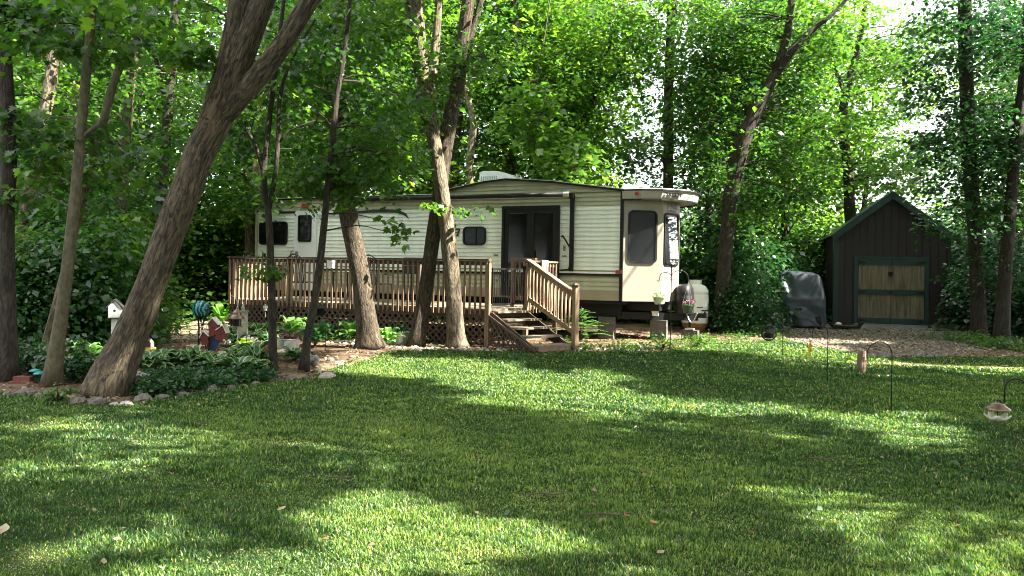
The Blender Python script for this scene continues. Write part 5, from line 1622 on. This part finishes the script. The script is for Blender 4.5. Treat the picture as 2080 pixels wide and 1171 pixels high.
# ------------------------------------------------------------------ trees with visible trunks
def ptree(label, Y, pts, mat=bark, H=12.0, top=None, forks=(), fills=(), leaf=.12, lmat=leaf_mid, flare=.25, crown_n=40, crown_r=2.6, n=14, name="tree", knob=.04, group=None, tone=None):
    """pts: (px, py, width px) up the trunk in the photo, all at depth Y; extended above the view to height H"""
    W = [at(px, py, Y) for px, py, w in pts]
    rad = [w / F * Y / 2 for _, _, w in pts]
    for i_ in range(len(W)):
        d_ = W[min(i_ + 1, len(W) - 1)] - W[max(i_ - 1, 0)]
        rad[i_] *= .96 * abs(d_.z) / max(1e-6, math.hypot(d_.x, d_.z))
    base = W[0].copy()
    if base.z > .05:     # foot hidden: run straight on to the ground
        d = (W[0] - W[1]); d *= min(1.0, .6) if abs(d.z) < 1e-3 else base.z / abs(d.z)
        d.x = max(-1.2, min(1.2, d.x))
        base = W[0] + d; base.z = 0
        W.insert(0, base.copy()); rad.insert(0, rad[0] * 1.12)
    else:
        W[0].z = base.z = 0
    t = thing(name, label, "tree", base, 0, group)
    L = [p - base for p in W]
    d = (L[-1] - L[-2]).normalized()
    if top is None:
        ex = L[-1] + d * max(0, (H - L[-1].z) / max(.4, d.z)) * .6
        top = Vector((ex.x, ex.y, H))
    mb = MB()
    path = L + [L[-1].lerp(top, .5), top] if H > L[-1].z + .5 else L
    rr = rad + ([rad[-1] * .7, rad[-1] * .35] if len(path) > len(L) else [])
    trunk_tube(mb, path, rr, n, flare, knob, .22 if Y < 13 else .35)
    pool = smooth_path(path, rr, .5)[0]
    for fk in forks:
        fp = [at(px, py, Y + (dy or 0)) - base for px, py, w, dy in [(*q, 0)[:4] if len(q) == 3 else q for q in fk]]
        fr = [q[2] / F * Y / 2 for q in fk]
        for i_ in range(len(fp)):
            d_ = fp[min(i_ + 1, len(fp) - 1)] - fp[max(i_ - 1, 0)]
            fr[i_] *= max(.6, abs(d_.z) / max(1e-6, math.hypot(d_.x, d_.z)))
        fd = (fp[-1] - fp[-2]).normalized()
        if at(fk[-1][0], fk[-1][1], Y).z > 1.6 + 520 / F * Y:
            fp.append(fp[-1] + fd * 2.5 + Vector((0, 0, .6))); fr.append(fr[-1] * .5)
        trunk_tube(mb, fp, fr, max(8, n - 2), 0, knob, .22 if Y < 13 else .35)
        pool += smooth_path(fp, fr, .5)[0]
    cl, cr, pern = [], [], []
    for (px, py, rx, ry, Yc, dY, cnt, rd, per) in fills:
        for _ in range(cnt):
            while True:
                a, b = random.uniform(-1, 1), random.uniform(-1, 1)
                if a * a + b * b < 1: break
            y = Yc + random.uniform(-dY, dY)
            q = at(px + a * rx, py + b * ry, y) - base
            if q.z + 0 < .3: continue
            if in_beam(q + base) and random.random() < .9: continue
            cl.append(q); cr.append(rd * random.uniform(.7, 1.3)); pern.append(per)
    ztop = 1.6 + 560 / F * Y
    for _ in range(crown_n):
        a = random.uniform(0, 6.28); r_ = crown_r * math.sqrt(random.random())
        zz = random.uniform(max(ztop + .3, H - 6), H + 1)
        q = Vector((top.x * .7 + r_ * math.cos(a), top.y + r_ * math.sin(a), zz))
        if in_beam(q + base): continue
        cl.append(q); cr.append(.7); pern.append(40)
    for i, q in enumerate(cl):
        if i % 4 == 0:
            src = min(pool, key=lambda p: (p - q).length + (2.0 if p.z > q.z + .3 else 0))
            if (src - q).length < 5:
                limb(mb, src, q, min(.028, .007 + .006 * (src - q).length), .004, n=5)
    mb.build("trunk", mat, t, smooth=True)
    if cl:
        V, Fq, r = leaf_arrays([tuple(p) for p in cl], cr, pern, leaf * (.88 if Y < 13 else 1), flat=.30, droop=.3, tone=tone, lobed=Y < 13)
        np_mesh("crown", V, Fq, lmat, r, t)
    return t

ptree("big forked tree with thick leaning trunk at the edge of the lawn", 9.35,
      [(218, 806, 82), (224, 780, 84), (238, 740, 82), (257, 700, 76), (298, 600, 66), (332, 510, 64), (366, 420, 66), (410, 300, 64), (440, 240, 70)], bark, 11,
      top=at(700, -420, 9.35) - at(218, 806, 9.35),
      forks=[[(432, 250, 62), (452, 190, 58), (474, 100, 50), (488, 0, 44), (495, -60, 42)], [(440, 246, 66), (500, 182, 58), (568, 100, 48), (630, 0, 42), (668, -60, 40)]],
      fills=[(385, 112, 62, 26, 9.0, .3, 9, .24, 26), (300, -30, 200, 60, 9.2, .8, 16, .45, 36)], leaf=.12, lmat=leaf_bright, flare=.26, n=24, crown_n=30, knob=.045, name="big_tree")
ptree("dark rough trunk at the far edge of the garden bed, light catching one side", 10.3, [(14, 776, 40), (16, 700, 36), (14, 600, 32), (14, 450, 28), (18, 300, 30), (10, 100, 24), (4, 0, 22)], bark_dark, 11, flare=.25,
      fills=[(120, 30, 180, 80, 10.5, .8, 40, .42, 36), (60, 250, 90, 100, 10.8, .5, 12, .4, 30)], leaf=.13, lmat=leaf_mid, crown_n=14)
ptree("slim mossy leaning trunk with a pale broken limb behind the teal mushrooms", 9.95, [(105, 788, 34), (116, 700, 28), (130, 600, 25), (146, 470, 24), (155, 380, 22), (166, 250, 20), (180, 100, 18), (190, 0, 16)], plain("mossy_bark", (.085, .075, .042), .9, var=.45, scale=24, bstr=.6, bscale=30, stretch=(1, 1, .5)), 11, flare=.3,
      forks=[[(162, 282, 14), (185, 265, 14), (210, 242, 15), (222, 190, 14), (238, 145, 13)]],
      fills=[(100, 285, 110, 50, 10.2, .4, 12, .4, 34), (230, 320, 120, 110, 11.0, .6, 16, .42, 32), (60, 370, 90, 60, 10.4, .4, 7, .4, 30), (200, 40, 180, 60, 10.6, .6, 20, .4, 34)], leaf=.12, lmat=leaf_mid, crown_n=12, n=12)
ptree("pale stripped broken stem leaning across the upper left woods", 11.5, [(218, 225, 13), (238, 150, 17), (262, 105, 17), (290, 62, 16), (315, 25, 15), (338, -8, 14)], bark_pale, 6.4, flare=0,
      forks=[[(268, 100, 9), (240, 75, 8), (222, 45, 8), (210, 0, 7), (205, -40, 7)]], crown_n=0, n=10)
ptree("sunlit pale trunk leaning in the left woods", 15.0, [(38, 520, 26), (58, 400, 25), (75, 330, 25), (88, 250, 24), (103, 160, 25), (112, 60, 22), (118, 0, 22)], bark_pale, 12, crown_n=20,
      fills=[(90, 130, 190, 170, 16, 1.2, 70, .6, 46), (80, 420, 140, 120, 15.6, .8, 45, .5, 46)], leaf=.12)
ptree("upright grey trunk lit on one side, right of the pale broken stem", 17.5, [(246, 420, 22), (255, 300, 22), (262, 200, 21), (272, 100, 20), (285, 0, 18)], bark, 13, crown_n=20,
      fills=[(270, 250, 190, 260, 18.5, 1.5, 130, .65, 46)], leaf=.12)
ptree("dark trunk standing against the bright gap left of the big leaning tree", 18.5, [(328, 420, 20), (334, 330, 20), (345, 180, 22), (352, 80, 18), (357, 0, 16)], bark_dark, 13, crown_n=20, forks=[[(340, 230, 12), (325, 160, 10), (310, 90, 8)]],
      fills=[(380, 120, 160, 170, 19.5, 1.2, 80, .65, 46)], leaf=.12)
ptree("straight thin trunk standing between the deck and the flat stone dish", 11.75, [(555, 757, 17), (554, 700, 17), (552, 600, 16), (548, 480, 15), (544, 420, 14), (536, 350, 13)], bark_dark, 10, flare=.25, n=10,
      top=at(600, -200, 12) - at(555, 757, 11.75),
      forks=[[(545, 430, 11), (560, 350, 10), (566, 260, 9), (568, 200, 9), (588, 130, 7), (640, 40, 5)], [(536, 350, 11), (520, 300, 8), (505, 270, 6)], [(567, 290, 7), (590, 265, 6), (640, 245, 5)]],
      fills=[(575, 300, 110, 90, 12.0, .7, 40, .36, 34), (545, 545, 50, 26, 11.7, .25, 6, .22, 20), (500, 210, 110, 110, 12.6, .8, 30, .4, 36), (600, 130, 150, 90, 12.0, .8, 34, .42, 36)], leaf=.10, lmat=leaf_mid, crown_n=14)
ptree("thin leaning trunk right of the straight thin trunk, in front of the deck", 11.75, [(617, 757, 19), (624, 690, 17), (634, 640, 17), (648, 550, 16), (657, 470, 15), (664, 400, 14), (672, 320, 13), (684, 200, 12), (700, 100, 10)], bark_dark, 10, flare=.25, n=10,
      fills=[(690, 330, 150, 90, 12.3, .7, 58, .36, 36), (805, 462, 34, 34, 12.0, .3, 6, .14, 14), (735, 385, 70, 30, 12.2, .4, 12, .26, 26), (700, 200, 150, 90, 12.6, .8, 50, .42, 36), (720, 70, 160, 90, 12.6, .8, 40, .42, 36)], leaf=.105, lmat=leaf_mid, crown_n=14)
ptree("thick rough trunk in front of the deck beside the pale hosta", 15.3, [(752, 710, 58), (748, 680, 48), (742, 630, 42), (732, 560, 40), (718, 490, 40), (705, 420, 38), (698, 340, 36), (694, 240, 34)], bark_mid, 13, flare=.22,
      fills=[(660, 260, 130, 140, 15.6, 1.2, 90, .5, 46), (760, 170, 150, 150, 16.2, 1.5, 100, .55, 46), (640, 60, 160, 90, 16, 1.2, 50, .55, 46)], leaf=.115, lmat=leaf_mid, crown_n=30)
ptree("leaning brown trunk crossing the deck railing and the trailer lettering", 15.9, [(845, 703, 34), (852, 660, 31), (866, 580, 30), (880, 480, 31), (893, 400, 31), (904, 300, 32), (922, 200, 32), (934, 140, 33)], bark_mid, 13, flare=.25,
      forks=[[(930, 160, 20), (960, 60, 15), (985, -30, 12)]],
      fills=[(935, 415, 60, 26, 15.2, .3, 13, .24, 24), (900, 80, 130, 110, 16, 1.2, 70, .5, 46), (830, 330, 60, 40, 15.6, .5, 12, .35, 36)], leaf=.115, lmat=leaf_mid, crown_n=26)
ptree("pale smooth trunk leaning left against the deck lattice, sun patched", 15.75, [(928, 704, 44), (926, 680, 36), (921, 600, 33), (914, 520, 34), (906, 450, 33), (896, 380, 31), (884, 300, 30), (874, 240, 32), (866, 200, 34)], bark_pale, 13, flare=.2,
      forks=[[(870, 220, 22), (850, 150, 18), (835, 80, 15), (825, 0, 12)], [(870, 215, 24), (880, 130, 20), (888, 50, 16), (892, -20, 14)]],
      fills=[(855, 60, 120, 100, 16.2, 1.2, 60, .5, 46), (960, 400, 40, 18, 15.2, .3, 7, .2, 20)], leaf=.115, lmat=leaf_bright, crown_n=26)
ptree("short dark trunk standing behind the left end of the trailer", 22.5, [(509, 600, 26), (510, 520, 26), (512, 440, 25), (520, 330, 24), (530, 220, 22)], bark, 14, crown_n=25,
      fills=[(450, 320, 110, 120, 22, 1.5, 120, .7, 46), (560, 250, 140, 170, 24, 1.5, 120, .75, 46)], leaf=.13)
ptree("dark upright trunk rising behind the trailer's air conditioner", 25.0, [(1033, 400, 20), (1036, 330, 20), (1042, 220, 21), (1046, 100, 20), (1046, 0, 18)], bark_dark, 15, crown_n=30,
      fills=[(1040, 250, 140, 100, 25, 1.5, 100, .8, 48), (960, 90, 170, 120, 26, 2, 130, .8, 48)], leaf=.14)
ptree("pale twisted trunk between the leaning brown trunk and the air conditioner", 23.5, [(958, 400, 15), (954, 330, 16), (962, 250, 15), (948, 190, 13), (940, 130, 12)], bark_pale, 12, crown_n=12, flare=0)
ptree("dark curved trunk leaning right behind the middle of the trailer roof", 25.5, [(1135, 380, 20), (1160, 310, 19), (1190, 240, 18), (1218, 170, 17), (1240, 90, 16), (1262, 20, 14), (1270, -20, 13)], bark_dark, 14, crown_n=30,
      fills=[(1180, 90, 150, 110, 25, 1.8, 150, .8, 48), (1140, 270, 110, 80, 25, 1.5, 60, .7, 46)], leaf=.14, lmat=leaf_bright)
ptree("straight dark trunk against the bright sky above the trailer nose", 24.0, [(1357, 410, 22), (1357, 330, 21), (1358, 200, 20), (1362, 80, 20), (1366, 0, 20)], bark_dark, 16, crown_n=26,
      fills=[(1330, 20, 130, 50, 24, 1.5, 40, .7, 44), (1400, 210, 60, 90, 24.5, 1, 24, .6, 40), (1290, 300, 80, 60, 24, 1, 34, .6, 44), (1300, 130, 70, 90, 24.5, 1, 34, .6, 44), (1420, 330, 50, 60, 24.5, 1, 18, .5, 40)], leaf=.13)
ptree("vine covered dark trunk leaning right between trailer and shed", 21.5, [(1470, 560, 29), (1480, 440, 29), (1498, 340, 31), (1520, 260, 31), (1548, 200, 29), (1595, 120, 25), (1645, 65, 17), (1712, 8, 11)], bark_dark, 13, flare=.1,
      forks=[[(1575, 145, 20), (1598, 80, 17), (1608, 0, 14), (1612, -40, 12)], [(1470, 420, 10), (1482, 350, 9), (1500, 280, 8)]],
      fills=[(1500, 250, 140, 210, 23.0, 1.0, 190, .55, 46), (1490, 300, 60, 170, 20.9, .3, 22, .35, 36), (1560, 60, 170, 80, 22.5, 1.2, 110, .6, 46), (1610, 330, 90, 90, 22.5, 1, 60, .55, 44), (1430, 120, 70, 120, 22.5, 1, 50, .55, 44), (1400, 230, 50, 110, 23, 1, 30, .5, 40), (1660, 150, 80, 110, 23, 1, 50, .55, 44)], leaf=.12, lmat=leaf_mid, crown_n=24)
ptree("thin dark trunk behind the shed's left roof slope", 28.0, [(1726, 420, 22), (1722, 340, 21), (1712, 260, 19), (1716, 200, 18), (1735, 130, 16), (1750, 60, 12)], bark_dark, 13, crown_n=16, forks=[[(1720, 200, 10), (1700, 150, 8), (1690, 110, 7)]],
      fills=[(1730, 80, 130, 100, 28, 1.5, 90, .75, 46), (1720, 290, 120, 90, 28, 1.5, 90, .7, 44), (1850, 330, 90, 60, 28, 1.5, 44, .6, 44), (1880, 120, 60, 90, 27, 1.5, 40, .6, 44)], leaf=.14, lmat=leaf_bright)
ptree("grey straight trunk right of the shed, left of the pair there", 20.2, [(1988, 692, 32), (1986, 600, 29), (1980, 480, 28), (1972, 360, 28), (1965, 230, 28), (1961, 100, 27), (1960, 0, 26)], bark_dark, 14, flare=.2, crown_n=24,
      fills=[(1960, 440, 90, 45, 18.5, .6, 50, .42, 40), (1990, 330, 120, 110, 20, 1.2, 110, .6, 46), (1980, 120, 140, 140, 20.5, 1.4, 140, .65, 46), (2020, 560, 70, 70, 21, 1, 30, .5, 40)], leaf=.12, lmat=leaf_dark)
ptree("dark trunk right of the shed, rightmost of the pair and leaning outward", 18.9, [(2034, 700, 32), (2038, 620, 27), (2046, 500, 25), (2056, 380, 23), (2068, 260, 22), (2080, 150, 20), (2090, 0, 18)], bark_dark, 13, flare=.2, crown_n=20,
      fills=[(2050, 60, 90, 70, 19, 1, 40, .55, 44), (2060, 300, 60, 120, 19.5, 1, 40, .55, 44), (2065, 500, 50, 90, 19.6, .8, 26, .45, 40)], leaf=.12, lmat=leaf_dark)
# hanging vine with broad pale leaves over the trailer roof
def vine(label, pts, Y, fills, leaf, lmat):
    W = [at(px, py, Y) for px, py in pts]
    base = W[0].copy()
    t = thing("hanging_vine", label, "vine", base)
    mb = MB()
    mb.tube(smooth_path([p - base for p in W], [.02] * len(W), .3)[0], .016, 5)
    cl, cr = [], []
    for (px, py, rx, ry, cnt, rd) in fills:
        for _ in range(cnt):
            q = at(px + random.gauss(0, rx * .5), py + random.gauss(0, ry * .5), Y + random.uniform(-.6, .6)) - base
            cl.append(tuple(q)); cr.append(rd)
            if _ % 3 == 0:
                s_ = min([p - base for p in W], key=lambda p: (p - q).length); limb(mb, s_, q, .012, .004, n=4)
    mb.build("stem", bark_pale, t)
    V, Fq, r = leaf_arrays(cl, cr, 14, leaf, flat=.6, droop=.5, wide=.42)
    np_mesh("leaves", V, Fq, lmat, r, t)
vine("hanging vine with large pale leaves above the trailer roof peak", [(1120, -20), (1105, 80), (1090, 160), (1110, 230), (1140, 300), (1150, 345)], 20.5,
     [(1090, 190, 50, 50, 26, .35), (1110, 270, 60, 60, 34, .35), (1150, 310, 70, 50, 30, .35), (1030, 240, 40, 40, 12, .3), (1190, 350, 60, 30, 18, .3)], .19, leaf_bright)

# ------------------------------------------------------------------ woods behind
def wood_variant(seed, H, Rmax, z0, nc, leaf, lmat, bm):
    r = np.random.default_rng(seed); random.seed(seed)
    t = thing("tree", "slender leafy tree standing in the woods", "tree")
    mb = MB()
    lean = (r.uniform(-.8, .8), r.uniform(-.6, .6))
    path = [(0, 0, 0), (lean[0] * .2, lean[1] * .2, H * .3), (lean[0] * .5 + r.uniform(-.2, .2), lean[1] * .5, H * .6), (lean[0], lean[1], H)]
    trunk_tube(mb, path, [.17, .14, .10, .03], 10, .25, .04, .6)
    cl, cr = [], []
    for i in range(nc):
        u = r.uniform(0, 1); z = z0 + (H + .8 - z0) * u
        Rz = Rmax * (.45 + .75 * math.sin(math.pi * min(1, u * .85 + .12)))
        a = r.uniform(0, 6.28); rr = Rz * math.sqrt(r.uniform(.08, 1))
        cl.append((lean[0] * u + rr * math.cos(a), lean[1] * u + rr * math.sin(a), z)); cr.append(r.uniform(.5, 1.0))
    for i in range(0, nc, 6):
        q = Vector(cl[i]); zz = max(.5, q.z - .8 - .3 * Vector((q.x, q.y)).length)
        f = zz / H
        limb(mb, (lean[0] * f * f * 1.0, lean[1] * f * f, zz), q, .04, .006, n=5)
    mb.build("trunk", bm, t, smooth=True)
    V, Fq, rn = leaf_arrays(cl, cr, 44, leaf, flat=.3, droop=.3, rg=r)
    np_mesh("crown", V, Fq, lmat, rn, t)
    return t
WV = [wood_variant(101, 13, 2.6, 2.2, 270, .20, leaf_mid, bark_dark), wood_variant(102, 15, 2.9, 2.8, 290, .20, leaf_mid, bark), wood_variant(103, 12, 2.4, 1.6, 260, .19, leaf_bright, bark_dark),
      wood_variant(104, 16, 3.0, 3.5, 280, .18, leaf_dark, bark_dark)]
wused = [False] * 4
def put_wood(k, x, y, s, label, group, rz=None):
    rz = random.uniform(0, 6.28) if rz is None else rz
    if not wused[k]:
        o = WV[k]; wused[k] = True
        o.location = (x, y, 0); o.rotation_euler = (0, 0, rz); o.scale = (s,) * 3; o["label"] = label; o["group"] = group
    else:
        copy_tree(WV[k], (x, y, 0), rz, s, label, group)
random.seed(5)
ZONES = [(-900, 470, "leafy tree among others in the shaded woods behind the garden bed", "trees in the woods behind the garden bed"),
         (470, 1290, "leafy tree among others in the sunlit woods rising behind the trailer", "trees in the woods behind the trailer"),
         (1290, 3000, "leafy tree among others in the woods around and behind the shed", "trees in the woods around the shed")]
GAPS = [(1275, 1435, .26), (1795, 1955, .32), (330, 430, .4), (930, 1010, .6), (-200, 2300, .9)]
for Y, step, j in ((23.5, 3.6, .8), (27, 3.4, 1.2), (32, 3.8, 1.5), (38, 4.2, 1.5), (46, 4.6, 2)):
    x = -.80 * Y - 2
    while x < .80 * Y + 2:
        X = x + random.uniform(-j, j); yy = Y + random.uniform(-1.3, 1.3)
        px = 1040 + X / yy * F
        keep = 1.0 if px < 2250 or Y > 30 else 0
        for a, b, p in GAPS:
            if a - 45 < px < b + 45: keep = min(keep, p)
        if Y < 25 and (430 < px < 2000): keep = 0
        if Y < 30 and 1500 < px < 2100: keep = 0
        if Y < 27 and 900 < px < 1420: keep = 0
        if random.random() < keep:
            for a, b, lab, g in ZONES:
                if a <= px < b: break
            put_wood(random.randrange(4) if px > 700 else random.choice((0, 1, 3, 3)), X, yy, random.uniform(.85, 1.2), lab, g)
        x += step
# understorey bushes
def bush_variant(seed, lmat, leaf):
    t = shrub("leafy bush", (0, 0, 0), 1.5, 2.3, 150, leaf, lmat, seed, "bush", 40, "leafy_bush")
    return t
BV = [bush_variant(201, leaf_dark, .12), bush_variant(202, leaf_mid, .12), bush_variant(203, leaf_mid, .14)]
bused = [False] * 3
BUSH = []
for px, Y, s in ((-60, 13.5, .8), (40, 14.2, .95), (120, 13.8, .8), (190, 14.8, .9), (60, 16.5, 1.2), (160, 17, 1.2), (235, 17.6, .9), (300, 25, 1.2), (385, 25.5, 1.2), (470, 26.5, 1.1), (-20, 17, 1.2), (215, 20.5, 1.2), (120, 20, 1.5), (20, 20, 1.5), (360, 23, 1.4), (440, 24.5, 1.4), (500, 25, 1.3)):
    BUSH.append((px, Y, s, "bushy dark undergrowth at the woods' edge behind the bird houses", "bushes behind the garden bed", random.choice((1, 1, 0))))
for px, Y, s in ((1516, 21.0, .56), (1478, 23.0, .9), (1502, 21.8, .66), (1530, 23.0, .6), (1450, 23.5, 1.2), (1520, 24.5, 1.05), (1570, 27, 1.2), (1640, 29.5, 1.4)):
    BUSH.append((px, Y, s, "tall leafy bush filling the space between the trailer nose and the covered cart", "bushes between trailer and covered cart", 0))
for px, Y, s in ((1960, 26.5, 1.2), (2010, 25, 1.2), (2060, 23, 1.2), (2120, 21.5, 1.1), (1700, 31, 1.4), (1950, 30, 1.5), (2040, 28, 1.5)):
    BUSH.append((px, Y, s, "dark bush under the trees at the shed's right side", "bushes right of the shed", 0))
for px, Y, s in ((560, 26.5, 1.4), (680, 27.5, 1.4), (800, 26, 1.4), (930, 26.5, 1.5), (1080, 27, 1.5), (1210, 26, 1.5), (1320, 26, 1.3)):
    BUSH.append((px, Y, s, "leafy bush behind the trailer, seen over its roof", "bushes behind the trailer", 2))
for px, Y, s, lab, g, pref in BUSH:
    k = pref if random.random() < .65 else random.randrange(3)
    X = (px - 1040) / F * Y; rz = random.uniform(0, 6.28); sc_ = (s, s, s * random.uniform(.9, 1.25))
    if not bused[k]:
        o = BV[k]; bused[k] = True; o.location = (X, Y, 0); o.rotation_euler = (0, 0, rz); o.scale = sc_; o["label"] = lab; o["group"] = g
    else: copy_tree(BV[k], (X, Y, 0), rz, sc_, lab, g)
# the far edge of the woods
n = 1100
c = np.stack([rng.uniform(-52, 52, n), rng.uniform(52, 62, n), rng.uniform(.3, 1, n) ** 1 * 7.0], 1)
V, Fq, r = leaf_arrays(c, 1.6, 40, .40, flat=.6)
tag(np_mesh("distant_woods", V, Fq, leaf_mid, r), kind='stuff')

# ------------------------------------------------------------------ unseen trees added beside and behind the viewer, crowns shaped to dapple the lawn
for _ in range(70):      # small sun flecks
    fy = random.uniform(3.6, 15); fx = random.uniform(-.66, .66) * fy
    LE.append((fx, fy, random.uniform(.0, .16), random.uniform(.0, .12)))
n = 23000
gx = rng.uniform(-13, 17, n); gy = rng.uniform(.5, 30, n)
lim = np.where(gx > 7.5, 30, np.where(gx < -3.2, 24, 15.6))
keep = gy < lim
keep &= (gx < 8 + gy * .35)
thin = np.where((gx < -3.2) & (gy > 16.5), .25, np.where((gx < -4) & (gy > 11), .6, 1.0))
keep &= rng.uniform(0, 1, n) < thin
for (ex, ey, ax_, ay_) in LE:
    d = ((gx - ex) / (ax_ + .34)) ** 2 + ((gy - ey) / (ay_ + .30)) ** 2
    keep &= ~(d < 1 + .30 * vnoise(gx, gy, 2.4, 44) + .22 * vnoise(gx, gy, 6, 45))
gx, gy = gx[keep], gy[keep]
hz = rng.uniform(9.5, 14.5, len(gx))
tt = hz / SUN.z
C = np.stack([gx + SUN.x * tt, gy + SUN.y * tt, hz], 1)  # leaf clusters set along sun rays, left out above the sunlit patches
SHADE = [(-5, -5), (2, -4), (9, -2.5), (12.5, 3), (18, 4), (16, 10), (24, 10), (20, 16), (27, 19), (26, 26)]
own = np.argmin([(C[:, 0] - a) ** 2 + (C[:, 1] - b) ** 2 for a, b in SHADE], 0)
DIRS = ["behind the viewer", "beside the viewer"]
for i, (a, b) in enumerate(SHADE):
    m = own == i
    if not m.any(): continue
    t = thing("tree", "unseen tall tree added outside the view, its crown shaped to shade the lawn", "tree", (a, b, 0), 0, "added shade trees around the lawn")
    mb = MB()
    trunk_tube(mb, [(0, 0, 0), (.1, .05, 4), (.05, .1, 9), (0, 0, 14)], [.24, .2, .15, .05], 12, .3, .04, .5)
    cc = C[m] - np.array([a, b, 0])
    for q in cc[::14]:
        q = Vector(q); zz = max(4.0, q.z - 1.5 - .25 * Vector((q.x, q.y)).length)
        limb(mb, (0, 0, zz), q, .05, .008, n=5)
    mb.build("trunk", bark, t, smooth=True)
    V, Fq, r = leaf_arrays(cc, .36, 24, .24, flat=.3, droop=.2)
    np_mesh("crown", V, Fq, leaf_mid, r, t)

# woods on the other sides of the lawn, reflected in the trailer's windows
random.seed(11)
for i in range(34):
    t_ = i / 33
    ang = R(165 + 195 * t_)
    rr = 30 + random.uniform(-3, 6)
    x, y = rr * math.cos(ang), 4 + rr * math.sin(ang)
    put_wood(random.randrange(4), x, y, random.uniform(.9, 1.25), "leafy tree of the woods on the viewer's side of the lawn, out of view", "trees on the viewer's side of the lawn")
